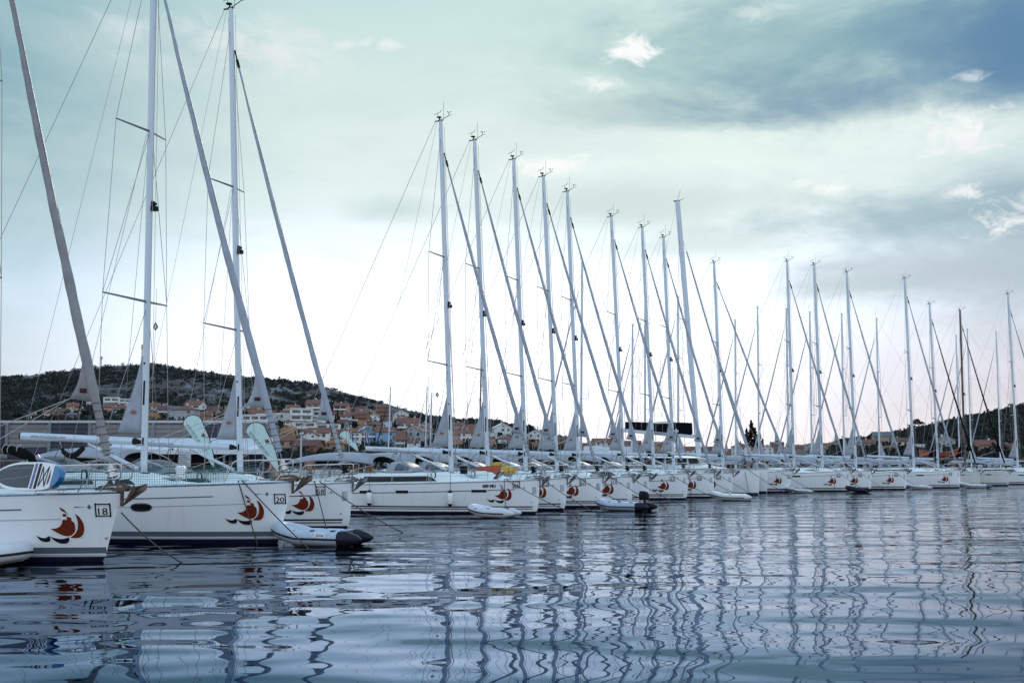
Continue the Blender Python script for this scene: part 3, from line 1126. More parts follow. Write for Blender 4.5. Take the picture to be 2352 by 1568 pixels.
        if self.bimini:
            a, b = self.J + self.bimini[0], self.J + self.bimini[1]
            w = 1.48
            zt = self.bimz if hasattr(self, 'bimz') else self.fb + 1.32
            rings = []
            for i in range(9):
                u = i / 8
                s = a + (b - a) * u
                top = zt - .20 * abs(2 * u - 1) ** 2.2 - .05 * u
                rings.append([(-s + .30 * (1 - sin(k)) * (1 - 2 * u), -w * cos(k), top - .44 + .44 * sin(k) ** 1.05 + .05 * u * (1 - sin(k))) for k in [pi * j / 14 for j in range(15)]])
            bi = P(MB().loft(rings, closed=False, cap=False), 'bimini', [CANV, UNDERSHADE], True)
            shade_inside(bi, .018)
            if not far:
                m = MB()
                for i in (0, 4, 8):
                    m.tube([(p[0], p[1] * .99, p[2] - .022) for p in rings[i]], .014, 5)
                for sd in (-1, 1):
                    foot = (-(a + b) / 2 - .3, sd * 1.62, self.fs + .35)
                    for i in (0, 4, 8):
                        p = rings[i][0 if sd < 0 else 14]
                        m.tube([(p[0], p[1], p[2]), foot], .014, 5)
                P(m, 'bimini_frame', STEEL, False, bi)
        if far:
            return
        # coamings, cockpit seats and twin wheels
        s0, s1 = self.J + 4.9, self.L - .6
        m = MB()
        for sd in (-1, 1):
            z = self.sheer(s0) - .02
            m.prism([(-s0, z), (-s1, z - .1), (-s1, z + .20), (-s0, z + .42)], 'y', sd * .95, sd * 1.32)
        P(m, 'coaming', DECK)
        for sd in (-1, 1):
            c = (-(self.L - 2.2), sd * .75, self.fs + .55)
            m = MB().tube([(c[0] + .03 * 0, c[1] + .42 * cos(w_), c[2] + .42 * sin(w_)) for w_ in [2 * pi * i / 20 for i in range(21)]], .018, 5)
            for k in range(3):
                w_ = 2 * pi * k / 6
                m.tube([(c[0], c[1] + .42 * cos(w_), c[2] + .42 * sin(w_)), (c[0], c[1] - .42 * cos(w_), c[2] - .42 * sin(w_))], .010, 4)
            m.box(c[0] + .03, c[0] + .30, c[1] - .14, c[1] + .14, c[2] - .75, c[2] + .12)
            P(m, 'steering_wheel', STEEL)

        for sd in (-1, 1):
            for s_ in (self.J + 5.1, self.J + 6.2):
                z = self.sheer(s_) + .36 - .12 * (s_ - self.J - 5.1)
                m = MB().tube([(-s_, sd * 1.13, z), (-s_, sd * 1.13, z + .05), (-s_, sd * 1.13, z + .13), (-s_, sd * 1.13, z + .16)], [.10, .075, .07, .09], 10)
                P(m, 'winch', STEEL, True)
        m = MB().box(-self.L + 3.6, -self.L + 4.9, -.30, .30, self.fs + .38, self.fs + .44).box(-self.L + 4.1, -self.L + 4.4, -.06, .06, self.fs - .1, self.fs + .379)
        P(m, 'cockpit_table', TEAK)
        for sd in (-1, 1):
            m = MB()
            e = self.L - .15
            yb = self.y(-e + .1, 1.0) - .08
            for h in (.32, .62):
                m.tube([(-e + 1.3, sd * (yb + .03), self.fs + h), (-e + .1, sd * yb, self.fs + h), (-e, sd * (yb - .15), self.fs + h), (-e, sd * .55, self.fs + h)], .014, 5)
            for x, y in ((-e + 1.3, yb + .03), (-e + .1, yb), (-e, .55)):
                m.tube([(x, sd * y, self.fs), (x, sd * y, self.fs + .62)], .014, 5)
            P(m, 'pushpit', STEEL)
        e = self.L - .1
        m = MB().tube([(-e, -1.0 + .22 * cos(w_), self.fs + .42 + .26 * sin(w_)) for w_ in [-.9 + 5.0 * i / 12 for i in range(13)]], .06, 6)
        P(m, 'lifebuoy', YELLOW if int(self.J * 100) % 2 else WHITEV, True)
        # coiled halyards on the guard rail and at the mast
        for q in range(3):
            s_ = self.J + .5 + 1.9 * q + .3 * sin(self.J * 30 + q)
            sd = -1 if q != 1 else 1
            c = (-s_, sd * (self.y(-s_, 1.2) - .09), self.sheer(s_) + .42)
            m = MB()
            for w0 in range(3):
                m.tube([(c[0] + (.09 + .01 * w0) * cos(w_), c[1] + .02 * (w0 - 1), c[2] - .06 + .17 * sin(w_)) for w_ in [2 * pi * i / 10 for i in range(11)]], .013, 4)
            P(m, 'rope_coil', ROPE if q else NAVYV)

    # --- pulpit, guard rails, anchor, cleats
    def fittings(self):
        P = self.part
        fb = self.fb
        yd = lambda s: self.y(-s, self.sheer(s) - .01) - .05
        m = MB()
        r = .018
        for sd in (-1, 1):
            z = fb + .60
            e = sd * .20
            m.tube([(-1.75, sd * yd(1.75), self.sheer(1.75)), (-1.50, sd * yd(1.5), z - .06), (-1.38, sd * yd(1.45), z), (-.9, sd * (yd(.95) + .02), z + .02),
                    (.05, e + sd * .02, z + .05), (.13, e, z), (.10, e, z - .27), (0, e, z - .31), (-.75, sd * yd(.8), z - .31), (-1.52, sd * yd(1.5), z - .33)], r, 6)
            m.tube([(-.42, sd * yd(.5), fb), (-.2, sd * .2, z - .31)], r, 6)
            m.tube([(-.85, sd * yd(.9), fb), (-.72, sd * yd(.78), z - .31)], r * .9, 6)
        P(m, 'pulpit', STEEL, True)
        ss = [3.0, 4.75, 6.5, 8.25, 10.0, self.L - .7]
        ss = [s for s in ss if s < self.L - .5]
        for sd in (-1, 1):
            for s in ss:
                P(MB().tube([(-s, sd * yd(s), self.sheer(s)), (-s, sd * yd(s), self.sheer(s) + .60)], .015, 5), 'stanchion', STEEL)
            m = MB()
            for h in (.59, .30):
                m.tube([(-1.5, sd * yd(1.5), fb + .26 + h * .55)] + [(-s, sd * yd(s), self.sheer(s) + h) for s in ss], .006, 4)
            P(m, 'guard_line', WIRE)
        # anchor in its roller
        gm = RUST if self.stem_kind == 'raked' else GALV
        k = 1.0 if self.stem_kind == 'plumb' else 1.15
        m = MB().box(-.70, .10, -.075, .075, fb + .035, fb + .085)
        for sd in (-1, 1):
            m.prism([(-.30, fb + .02), (.12 * k, fb + .02), (.17 * k, fb + .10), (-.02, fb + .13), (-.34, fb + .07)], 'y', sd * .072, sd * .086)
        m.box(-.01, .03, -.045, .045, fb - .32, fb + .02)
        P(m, 'bow_roller', gm)
        m = MB().prism([(-.66, fb + .09), (-.64, fb + .14), (-.2, fb + .20), (.04, fb + .21), (.24 * k, fb + .13), (.28 * k, fb + .04), (.20 * k, fb + .08), (.0, fb + .14), (-.3, fb + .14)], 'y', -.022, .022)
        an = P(m, 'anchor', gm)
        m = MB()
        tip = Vector((.02, 0, fb - .33))
        root = Vector((.30 * k, 0, fb + .12))
        crest = Vector((.17 * k, 0, fb - .02))
        for sd in (-1, 1):
            wing = Vector((.44 * k, sd * .24, fb + .20))
            wing2 = Vector((.46 * k, sd * .20, fb + .06))
            m.add([tuple(tip), tuple(crest), tuple(wing), tuple(wing2), tuple(root)], [(0, 1, 4), (0, 4, 2), (0, 2, 3), (0, 3, 1), (1, 3, 2), (1, 2, 4)])
        P(m, 'fluke', gm, False, an)
        # mooring cleat on each bow
        for sd in (-1, 1):
            s = 1.25
            z = self.sheer(s) + .02
            m = MB().tube([(-s - .16, sd * (yd(s) - .08), z + .07), (-s + .16, sd * (yd(s) - .08), z + .07)], .018, 6)
            m.tube([(-s - .06, sd * (yd(s) - .08), z), (-s - .06, sd * (yd(s) - .08), z + .07)], .016, 5).tube([(-s + .06, sd * (yd(s) - .08), z), (-s + .06, sd * (yd(s) - .08), z + .07)], .016, 5)
            P(m, 'cleat', STEEL, True)
        m = MB()
        for k_ in range(3):
            s = self.J + .6 + .5 * k_
            a, b, zt = self.cr(s)
            m.tube([(-self.J - .3, -.2 - .07 * k_, self.zc + .05), (-self.J - 1.4, -.5 - .06 * k_, zt + .06), (-self.J - 3.3, -.55 - .07 * k_, self.cr(self.J + 3.3)[2] + .05)], .011, 4)
        P(m, 'deck_lines', ROPE)


B_MAX = 1.62


def shade_inside(o, th):
    """Give a canvas shell its thickness and inner faces painted near-black for the shade under it."""
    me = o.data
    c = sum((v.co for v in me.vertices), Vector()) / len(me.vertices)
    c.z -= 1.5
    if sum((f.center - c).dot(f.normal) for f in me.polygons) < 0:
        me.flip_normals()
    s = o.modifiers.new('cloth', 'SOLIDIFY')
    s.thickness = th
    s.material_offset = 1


def px_coef(px, py=None):
    return (px - 1176.0) / FPX, None if py is None else (784.0 - py) / FPX


def solve_s(O, rz, px, z):
    """Distance aft of the stem at which the boat's centreline at height z is seen at column px."""
    k = (px - 1176.0) / FPX
    c, s = cos(rz), sin(rz)
    # point: X = Ox - t c ; Y = Oy - t s ; D = Y cosP + (z-h) sinP
    num = O.x - k * (O.y * cos(PITCH) + (z - CAMH) * sin(PITCH))
    return num / (c - k * s * cos(PITCH))


def solve_top(O, rz, px, py):
    k1, k2 = (px - 1176.0) / FPX, (784.0 - py) / FPX
    c, s = cos(rz), sin(rz)
    cp, sp = cos(PITCH), sin(PITCH)
    # unknown t, w=z-h :  Ox - t c = k1((Oy - t s)cp + w sp) ; -(Oy - t s) sp + w cp = k2((Oy - t s)cp + w sp)
    a11, a12, r1 = -c + k1 * s * cp, -k1 * sp, k1 * O.y * cp - O.x
    a21, a22, r2 = s * sp + k2 * s * cp, cp - k2 * sp, O.y * sp + k2 * O.y * cp
    det = a11 * a22 - a12 * a21
    return (r1 * a22 - a12 * r2) / det, (a11 * r2 - a21 * r1) / det + CAMH


def origin(bow_px, yw, fb):
    Y = on_z(bow_px, yw, 0).y
    D_ = Y * cos(PITCH) + (fb - CAMH) * sin(PITCH)
    return Vector(((bow_px - 1176.0) / FPX * D_, Y, 0))
# ------------------------------------------------------------------ water
def water_material():
    m = bpy.data.materials.new('harbour_water')
    m.use_nodes = True
    t = m.node_tree
    b = t.nodes['Principled BSDF']
    # mirror-like harbour water: dark blue looking down, pale only at a grazing angle
    b.inputs['Base Color'].default_value = (0.009, 0.020, 0.037, 1)
    b.inputs['Metallic'].default_value = 1.0
    b.inputs['Specular Tint'].default_value = (0.47, 0.61, 0.78, 1)
    b.inputs['Roughness'].default_value = 0.015
    tcn = t.nodes.new('ShaderNodeTexCoord')
    P = tcn.outputs['Object']
    # calm and ruffled patches
    pn = noise_node(t, vec_node(t, 'MULTIPLY', P, (0.045, 0.10, 0)), 1.0, 2, 0.5)
    sy_ = t.nodes.new('ShaderNodeSeparateXYZ')
    t.links.new(P, sy_.inputs[0])
    away = range_node(t, sy_.outputs[1], 17, 34, 0.0, 0.20)      # the open water beyond is more ruffled
    patch = range_node(t, math_node(t, 'ADD', pn.outputs[0], away), 0.50, 0.78, 0.05, 1.35)
    # wave height = sum of noises; its slope is taken by finite differences in metres
    layers = [((0.26, 0.40), 0.105, 0, 0), ((0.85, 1.25), 0.030, 2, 0), ((2.3, 3.8), 0.0075, 5, 0)]
    slope = []
    E = 0.03

    def height(off, k):
        tot = None
        for (sx, sy), a, seed, det in layers:
            q = vec_node(t, 'MULTIPLY', vec_node(t, 'ADD', P, off), (sx, sy, 0))
            q = vec_node(t, 'ADD', q, (seed * 7.3, seed * 3.1, seed * 1.7))
            n = noise_node(t, q, 1.0, det, 0.45, 0.0)
            h = math_node(t, 'MULTIPLY', n.outputs[0], a)
            if seed > 2:
                h = math_node(t, 'MULTIPLY', h, patch)
            tot = h if tot is None else math_node(t, 'ADD', tot, h)
        return tot
    h0 = height((0, 0, 0), 0)
    hx = height((E, 0, 0), 1)
    hy = height((0, E, 0), 2)
    sx = math_node(t, 'DIVIDE', math_node(t, 'SUBTRACT', h0, hx), E)
    sy = math_node(t, 'DIVIDE', math_node(t, 'SUBTRACT', h0, hy), E)
    cx = t.nodes.new('ShaderNodeCombineXYZ')
    t.links.new(math_node(t, 'MULTIPLY', sx, 1.0), cx.inputs[0])
    t.links.new(math_node(t, 'MULTIPLY', sy, 1.0), cx.inputs[1])
    cx.inputs[2].default_value = 1.0
    t.links.new(vec_node(t, 'NORMALIZE', cx.outputs[0]), b.inputs['Normal'])
    return m


wm = MB()
xs = [-4000, -800, -200, 0, 200, 800, 4000]
ys = [-300, 0, 60, 200, 800, 6000]
wm.add([(x, y, 0) for y in ys for x in xs], [(j * 7 + i, j * 7 + i + 1, (j + 1) * 7 + i + 1, (j + 1) * 7 + i) for j in range(5) for i in range(6)])
tag(wm.build('water', water_material()), kind='structure')

# ------------------------------------------------------------------ the fleet
A = -AX
FLEET = [
    # num, bow px, waterline px, mast foot px, masthead px, options, label
    (18, 280, 1290, None, None, dict(stem='raked', stripes='grey', fb=1.58, fs=1.32, emblem=True, num='18', sign=(.20, .52, 1.02), logo=(.75, 1.75, .42, 1.26), windows='ports', J=4.75, Jt=5.0, H=19.0, L=14.2, B=4.2, genoa=1.28, sail=SAILW),
     'white sloop bearing the plate 18, with a paddleboard along its rail'),
    (20, 672, 1247, 331, (356, -184), dict(stem='raked', stripes='grey', fb=1.72, fs=1.40, emblem=True, num='20', sign=(.16, .46, 1.10), logo=(.72, 1.72, .52, 1.38), windows='ports', L=14.2, B=4.2, ports=[(3.7, 4.25, .93, 1.10, 'oval')], boomtext=True, genoa=1.25, spray=(2.3, 3.8), bimini=None, boom=4.6, coach=.36),
     'white sloop bearing the plate 20, green netting along its guard rail'),
    (58, 810, 1215, 552, (530, 20), dict(fb=1.60, num='58', emblem=True, reg='MU', regpos=(2.15, 1.24, .16), spray=(2.5, 4.0), bimini=(4.2, 8.2), boomtext=True, boom=4.5, L=13.4, B=4.1),
     'white sloop bearing the plate 58, behind the grey dinghy with navy tube ends'),
    (66, 1240, 1180, 1037, (1012, 278), dict(fb=1.53, num='66', emblem=True, reg='689 MU', regpos=(2.35, 1.19, .15), ports=[(2.2, 2.85, .98, 1.10, 'box'), (5.7, 6.3, .93, 1.06, 'box'), (7.5, 8.1, .91, 1.04, 'box')], boomtext=True, spray=(1.55, 2.8), bimini=(3.6, 7.7)),
     'white sloop bearing the plate 66, whole side in view with two fenders'),
    (72, 1303, 1172, 1121, (1090, 322), dict(num='72', emblem=True, logo=(.92, 1.97, .5, 1.35)), 'white sloop bearing the plate 72, moored close beside number 66'),
    (57, 1385, 1166, 1208, (1180, 366), dict(num='57', emblem=True, reg='MU', regpos=(2.0, 1.17, .14)), 'white sloop bearing the plate 57, between numbers 72 and 71'),
    (71, 1454, 1160, 1280, (1248, 405), dict(num='71', emblem=True, logo=(.98, 2.03, .5, 1.35), reg='MU', regpos=(1.95, 1.17, .14)), 'white sloop bearing the plate 71, behind the dinghy with the black outboard'),
    (65, 1492, 1155, 1330, (1303, 440), dict(num='65', emblem=False), 'white sloop with half hidden bow plate 65, between numbers 71 and 61'),
    (61, 1581, 1147, 1433, (1404, 497), dict(fb=1.68, num='61', emblem=True, reg='683 MU', regpos=(2.55, 1.32, .15), ports=[(2.7, 3.3, 1.12, 1.24, 'box')]), 'white sloop bearing the plate 61 and the registration 683 MU'),
    (30, 1641, 1143, 1502, (1475, 522), dict(fb=1.68, num='30', emblem=True, stripes='single', reg='9 MU', regpos=(2.1, 1.30, .14)), 'white sloop bearing the plate 30, a single grey stripe above its waterline'),
    (68, 1684, 1140, 1548, (1524, 545), dict(fb=1.66, num='68', emblem=True, stripes='single'), 'white sloop bearing the plate 68, beside the catamaran'),
    ('cat', 1745, 1137, 1605, (1556, 462), dict(), ''),
    (15, 1822, 1131, 1661, (1640, 603), dict(stem='raked', stripes='grey', fb=1.75, fs=1.4, num='15', sign=(.16, .46, 1.12), logo=(.9, 1.9, .6, 1.4), emblem=True, windows='ports', L=14.2, B=4.1, strake=True), 'white sloop bearing the plate 15, brown anchor at its raked bow, next to the catamaran'),
    (86, 1953, 1128, 1824, (1808, 600), dict(fb=1.75, num='86', emblem=True, stripes='single', ports=[(4.0, 4.7, 1.2, 1.33, 'box')], L=13.2), 'white sloop bearing the plate 86, long hull with one dark port, right of number 15'),
    (83, 2002, 1126, 1889, (1870, 608), dict(fb=1.70, num='83', emblem=True, stripes='single'), 'white sloop bearing the plate 83, behind the dark grey dinghy'),
    (36, 2083, 1124, 1966, (1945, 625), dict(fb=1.68, num='36', emblem=True, stripes='single', windows='ports'), 'white sloop bearing the plate 36, arched grey sprayhood over its cabin'),
    (79, 2206, 1120, 2099, (2078, 640), dict(fb=1.72, num='79', emblem=True, stripes='single', ports=[(3.4, 4.1, 1.16, 1.28, 'box')]), 'white sloop bearing the plate 79, one dark port in its long hull'),
    (0, 2251, 1116, 2155, (2135, 698), dict(fb=1.55, stripes='single', hull=GEL2, sail=SAILB, reg='2618 ZD', regpos=(2.2, 1.12, .15), windows='ports'), 'ivory sloop registered 2618 ZD with a black rolled headsail'),
    (1, 2318, 1115, 2217, (2205, 713), dict(fb=1.55, stripes='single', hull=GEL2, sail=SAILB, spar=SPARD, reg='FABOS', regpos=(2.4, 1.12, .15), windows='ports'), 'ivory sloop with a dark brown mast and a black rolled headsail'),
    (2, 2440, 1112, 2338, (2315, 675), dict(fb=1.6, stripes='single', sail=SAIL, ports=[(4.2, 4.8, 1.0, 1.12, 'box')]), 'white sloop cut off by the right edge of the photo'),
]
YA = {}
prev = None
CAT_O = None
for num, bpx, yw, mpx, top, opt, label in FLEET:
    fb = opt.get('fb', 1.56 if num not in ('cat',) else 1.9)
    if num not in (18, 'cat'):
        opt.setdefault('fb', fb)
    O = origin(bpx, yw, fb)
    lat = lambda o: o.x * sin(AX) + o.y * cos(AX)
    if prev is not None:
        need = 4.12 if num not in ('cat', 15) else (4.6 if num == 'cat' else 8.3)
        while lat(O) - prev < need:
            yw -= 0.1
            O = origin(bpx, yw, fb)
    prev = lat(O)
    if num == 'cat':
        CAT_O = O
        CAT_M = (mpx, top)
        continue
    if mpx is not None:
        opt['J'] = solve_s(O, A, mpx, opt['fb'] + .3)
        opt['Jt'], opt['H'] = solve_top(O, A, *top)
        opt['L'] = max(opt.get('L', 12.8), opt['J'] + 8.3)
    root = tag(empty('sailing_yacht', O, A), label, 'sailing boat', 'charter sailing yachts moored in the near row')
    YA[num] = Yacht(root, **opt)
    YA[num].O = O
    print('yacht', num, 'O', tuple(round(c, 1) for c in O), 'J %.2f Jt %.2f H %.2f' % (opt.get('J', 0), opt.get('Jt', 0), opt.get('H', 0)))


def loc2w(num, s, y, z):
    """World point of a boat-local position, s metres aft of the stem head."""
    O = YA[num].O
    c, n = cos(A), sin(A)
    return Vector((O.x - s * c - y * n, O.y - s * n + y * c, z))


# ------------------------------------------------------------------ boats of the far row, bows pointing away
BACK = [  # masthead px, y, colour, height given or None, headsail
    (893, 890, SPAR, 12.5, 1, 'small pale sloop far off left of mast 66, seen under the hillside houses'),
    (977, 890, SPAR, 12.5, 1, 'small distant sloop, left one of two thin masts close left of mast 66'),
    (988, 905, SPAR, 12.0, 1, 'small distant sloop, right one of two thin masts close left of mast 66'),
    (1101, 797, SPARD, 15.5, 0, 'wooden ketch with a dark brown mast seen behind the mast of number 72'),
    (1333, 600, SPAR, None, 1, 'tall sloop of the far row, its mast crossing that of number 65'),
    (1449, 745, SPAR, None, 1, 'sloop of the far row, its short mast right of mast 61'),
    (1479, 672, SPAR, None, 0, 'sloop of the far row, its mast just left of mast 30, no headsail set'),
    (1555, 680, SPAR, None, 1, 'sloop of the far row, its mast behind the black sail bag of the catamaran'),
    (1687, 735, SPAR, None, 1, 'sloop of the far row, its mast right of mast 15'),
    (1740, 704, SPAR, None, 1, 'sloop of the far row standing alone midway between masts 15 and 86'),
    (1807, 708, SPAR, None, 1, 'sloop of the far row, its mast just left of mast 86'),
    (1861, 716, SPAR, None, 1, 'sloop of the far row, its mast just left of mast 83'),
    (1935, 720, SPAR, None, 1, 'sloop of the far row, its mast just left of mast 36'),
    (2016, 731, SPAR, None, 1, 'sloop of the far row, its mast alone between masts 36 and 79'),
    (2200, 770, SPAR, None, 1, 'sloop of the far row, its mast touching the dark brown mast'),
    (2227, 755, SPAR, None, 1, 'sloop of the far row, its mast right of the dark brown mast'),
    (2294, 762, SPAR, None, 1, 'sloop of the far row, its mast left of the last mast on the right edge'),
]
RB = pi - AX
rowp = [(YA[k].O.x, YA[k].O.y) for k in (58, 66, 72, 57, 71, 65, 61, 30, 68, 15, 86, 83, 36, 79, 0, 1, 2)]
x9, y9 = rowp[-1]
rowp += [(x9 + 25, y9 + 33), (x9 + 80, y9 + 105), (x9 + 260, y9 + 330)]


def on_row(k, aft):
    """Point seen along X = k Y that lies aft metres behind the line of bows."""
    best = None
    for (ax, ay), (bx, by) in zip(rowp, rowp[1:]):
        for i in range(60):
            u = i / 60
            x = ax + (bx - ax) * u - aft * cos(AX)
            y = ay + (by - ay) * u + aft * sin(AX)
            e = abs(x - k * y)
            if best is None or e < best[0]:
                best = (e, x, y)
    return best[1], best[2]


for px, py, spar, hgt, gen, label in BACK:
    k = (px + (1176 - px) * 0.0 - 1176) / FPX
    if hgt:
        Y = (hgt - CAMH) * FPX / (1068 - py)
        X = (px - 1176) / FPX * (Y * cos(PITCH) + 10 * sin(PITCH))
    else:
        X, Y = on_row(k / cos(PITCH) * 1.0, 22.5)
        D_ = Y * cos(PITCH) + (9 - CAMH) * sin(PITCH)
        X = k * D_
        hgt = CAMH + (1068 - py) / FPX * Y * 1.0
    J = 4.2 * hgt / 18
    Lb = 12.3 * hgt / 18
    O = Vector((X - J * cos(AX), Y + J * sin(AX), 0))
    root = tag(empty('sailing_yacht', O, RB), label, 'sailing boat', 'sailing boats of the far row seen between the near masts')
    yb = Yacht(root, detail=0, L=Lb, B=min(3.8, Lb * .31), fb=1.45, fs=1.2, J=J, Jt=J + .25, H=hgt, spar=spar, spray=(2.0, 3.2), bimini=(3.6, 6.6) if Lb > 10 else None,
          boom=4.0 * hgt / 18, clew=bool(gen), genoa=.95 if gen else .45, sail=SAILB if px in (893, 1479) else SAIL, mclew=px not in (1101, 1333), stripes='single')
    if px == 1333:                                     # its mainsail is stowed on the boom under a white cover
        z0 = yb.boomz(.3) + .1
        rg = []
        for i in range(7):
            u = i / 6
            hh = 1.05 - .30 * u + .05 * sin(8 * u)
            rg.append([(-J - .3 - 4.3 * u, .22 * cos(w_) * (1 if sin(w_) < .3 else .6), z0 + .2 * u + hh * .5 + hh * .5 * sin(w_)) for w_ in [2 * pi * j / 12 for j in range(12)]])
        MB().loft(rg).build('sail_cover', CANVW, root, True)

# ------------------------------------------------------------------ the catamaran
def catamaran():
    fb = 1.92
    root = tag(empty('sailing_catamaran', CAT_O, A), 'white catamaran with two straight bows and a black sail bag along its boom', 'catamaran')
    SEP = 5.3

    def hullf(y0, name):
        rings = []
        for s in [0, .05, .2, .5, 1.0, 1.8, 3, 5, 8, 11.5, 13]:
            w = .06 + .80 * min(1, s / 4.2) ** .7
            rake = .12
            zr = [(-.3, .45), (.12, .62), (.6, .80), (1.1, .95), (fb - .02, 1.0)]
            ring = [(-s - rake * (1 - z / fb) * max(0, 1 - s), y0 - w * q, z) for z, q in zr] + [(-s - rake * (1 - z / fb) * max(0, 1 - s), y0 + w * q, z) for z, q in zr[::-1]]
            rings.append(ring)
        h = MB().loft(rings).build(name, GEL, root, True)
        m = MB()
        rr = []
        for s in [0.02, .2, .5, 1.0, 1.8, 3, 5, 8, 11.5, 13.0]:
            w = (.06 + .80 * min(1, s / 4.2) ** .7)
            rr.append([(-s - .12 * max(0, 1 - s), y0 - w * .66 - .01, -.3), (-s - .12 * max(0, 1 - s), y0 - w * .66 - .012, .17), (-s - .12 * max(0, 1 - s), y0 + w * .66 + .012, .17), (-s - .12 * max(0, 1 - s), y0 + w * .66 + .01, -.3)])
        m.loft(rr)
        m.build('antifouling', NAVY, h)
        m = MB()
        for sd in (-1, 1):
            m.tube([(-s, y0 + sd * (.06 + .80 * min(1, s / 4.2) ** .7 + .005), fb - .03) for s in [0.02, .2, .5, 1.0, 1.8, 3, 5, 8, 11.5, 13]], .03, 5)
        m.build('toe_rail', LGREY, h)
        return h
    hullf(0, 'hull')
    hullf(SEP, 'hull')
    c = SEP / 2
    # bridge deck, saloon with a dark wrap-around window
    m = MB().loft([[(-s, c - w, z0), (-s, c + w, z0), (-s, c + w, fb + .02), (-s, c - w, fb + .02)] for s, w, z0 in ((2.9, 2.5, 1.1), (4.2, 2.9, .8), (12.6, 2.9, .8))])
    m.build('bridge_deck', GEL, root)
    prof = [(3.1, 1.4, .02), (3.7, 2.3, .14), (4.6, 2.6, .32), (5.1, 2.65, .40)]
    rings = []
    for s, w, h in [(3.3, 2.1, .05), (4.2, 2.5, .25), (4.7, 2.6, .30), (10.0, 2.75, .30)]:
        rings.append([(-s, c - w, fb), (-s, c + w, fb), (-s, c + w - .05, fb + h), (-s, c - w + .05, fb + h)])
    MB().loft(rings).build('saloon_base', DECK, root)
    rings = []
    for s, w, h0, h1 in [(4.5, 2.2, .28, .34), (5.4, 2.45, .28, .80), (9.9, 2.6, .28, .84)]:
        rings.append([(-s, c - w, fb + h0), (-s, c + w, fb + h0), (-s - .15, c + w - .15, fb + h1), (-s - .15, c - w + .15, fb + h1)])
    sw = MB().loft(rings).build('saloon_window', GLASS, root)
    for k in range(6):
        s = 5.4 + k * .85
        MB().box(-s - .06, -s + .02, c - 2.63, c - 2.42, fb + .29, fb + .83).build('window_mullion', LGREY, sw)
    rings = []
    for s, w, z0, z1 in [(4.9, 2.2, .80, .86), (5.6, 2.6, .80, .98), (8, 2.8, .84, 1.06), (12.0, 2.8, .90, 1.04)]:
        rings.append([(-s, c - w, fb + z0), (-s, c - w, fb + z0 + .06), (-s, c - w * .6, fb + z1), (-s, c + w * .6, fb + z1), (-s, c + w, fb + z0 + .06), (-s, c + w, fb + z0)])
    MB().loft(rings).build('saloon_roof', DECK, root, True)
    # cross beam, nets, seats
    MB().tube([(-.75, .2, fb - .25), (-.75, SEP - .2, fb - .25)], .09, 8).build('cross_beam', SPAR, root)
    m = MB().box(-2.9, -.85, .5, SEP - .5, fb - .22, fb - .20)
    m.build('trampoline', CANV, root)
    m = MB()
    for y0 in (0, SEP):
        for sd in (-1, 1):
            m.tube([(-1.5, y0 + sd * .42, fb), (-1.4, y0 + sd * .42, fb + .62), (-.25, y0 + sd * .16, fb + .64), (-.12, y0 + sd * .14, fb)], .018, 5)
    m.build('pulpit', STEEL, root)
    for s in (3.4, 5.2, 7.0, 8.8, 10.6):
        for y in (-.78, SEP + .78):
            MB().tube([(-s, y, fb), (-s, y, fb + .65)], .015, 5).build('stanchion', STEEL, root)
    m = MB()
    for y in (-.78, SEP + .78):
        for h in (.34, .63):
            m.tube([(-1.4, y * .6 if y < 0 else SEP + .45, fb + h), (-3.4, y, fb + h), (-10.6, y, fb + h)], .006, 4)
    m.build('guard_line', WIRE, root)
    # rig
    O2 = CAT_O + Vector((c * -sin(A), c * cos(A), 0))
    mpx, top = CAT_M
    J = solve_s(O2, A, mpx, 3.2)
    Jt, H = solve_top(O2, A, *top)
    zb = fb + .98
    mb_, mt_ = Vector((-J, c, zb)), Vector((-Jt, c, H))
    rings = []
    for t in (0, .5, .9, 1):
        p = mb_.lerp(mt_, t)
        k = 1 - .35 * max(0, t - .8)
        rings.append([(p.x + .21 * k * cos(w), p.y + .13 * k * sin(w), p.z) for w in [2 * pi * i / 12 for i in range(12)]])
    ma = MB().loft(rings).build('mast', SPAR, root, True)
    m = MB().tube([tuple(mt_), tuple(mt_ + Vector((.25, 0, .9)))], .014, 4).tube([tuple(mt_), tuple(mt_ + Vector((.5, 0, .15)))], .02, 4).box(mt_.x - .3, mt_.x + .2, c - .06, c + .06, mt_.z - .03, mt_.z + .06)
    m.build('masthead_instruments', RUBBER, ma)
    for t, l in ((.52, 1.5),):
        for sd in (-1, 1):
            p = mb_.lerp(mt_, t)
            MB().tube([tuple(p), (p.x - .35, p.y + sd * l, p.z + .1)], .035, 6).build('spreader', SPAR, root)
    m = MB()
    for sd in (-1, 1):
        m.tube([tuple(mb_.lerp(mt_, .88)), (-J - 1.6, c + sd * 3.0, fb)], .012, 4)
        p = mb_.lerp(mt_, .52)
        m.tube([tuple(mb_.lerp(mt_, .95)), (p.x - .35, p.y + sd * 1.5, p.z + .1), tuple(mb_.lerp(mt_, .12))], .010, 4)
    m.build('shroud', WIRE, root)
    F, Hd = Vector((-.75, c, fb + .1)), mb_.lerp(mt_, .84) + Vector((.2, 0, 0))
    pts = [F.lerp(Hd, .05 + .9 * i / 30) - Vector((.15 * sin(pi * i / 30), 0, 0)) for i in range(31)]
    MB().tube([tuple(p) for p in pts], [.10 + .06 * sin(pi * min(1, i / 14)) * (i < 14) - .05 * i / 30 for i in range(31)], 8).build('furled_headsail', SAIL, root, True)
    MB().tube([tuple(F), tuple(Hd)], .014, 4).build('forestay', WIRE, root)
    # boom and sail bag, reaching aft
    gz = zb + 1.55
    aft = solve_s(O2, A, 1433, gz + .5)
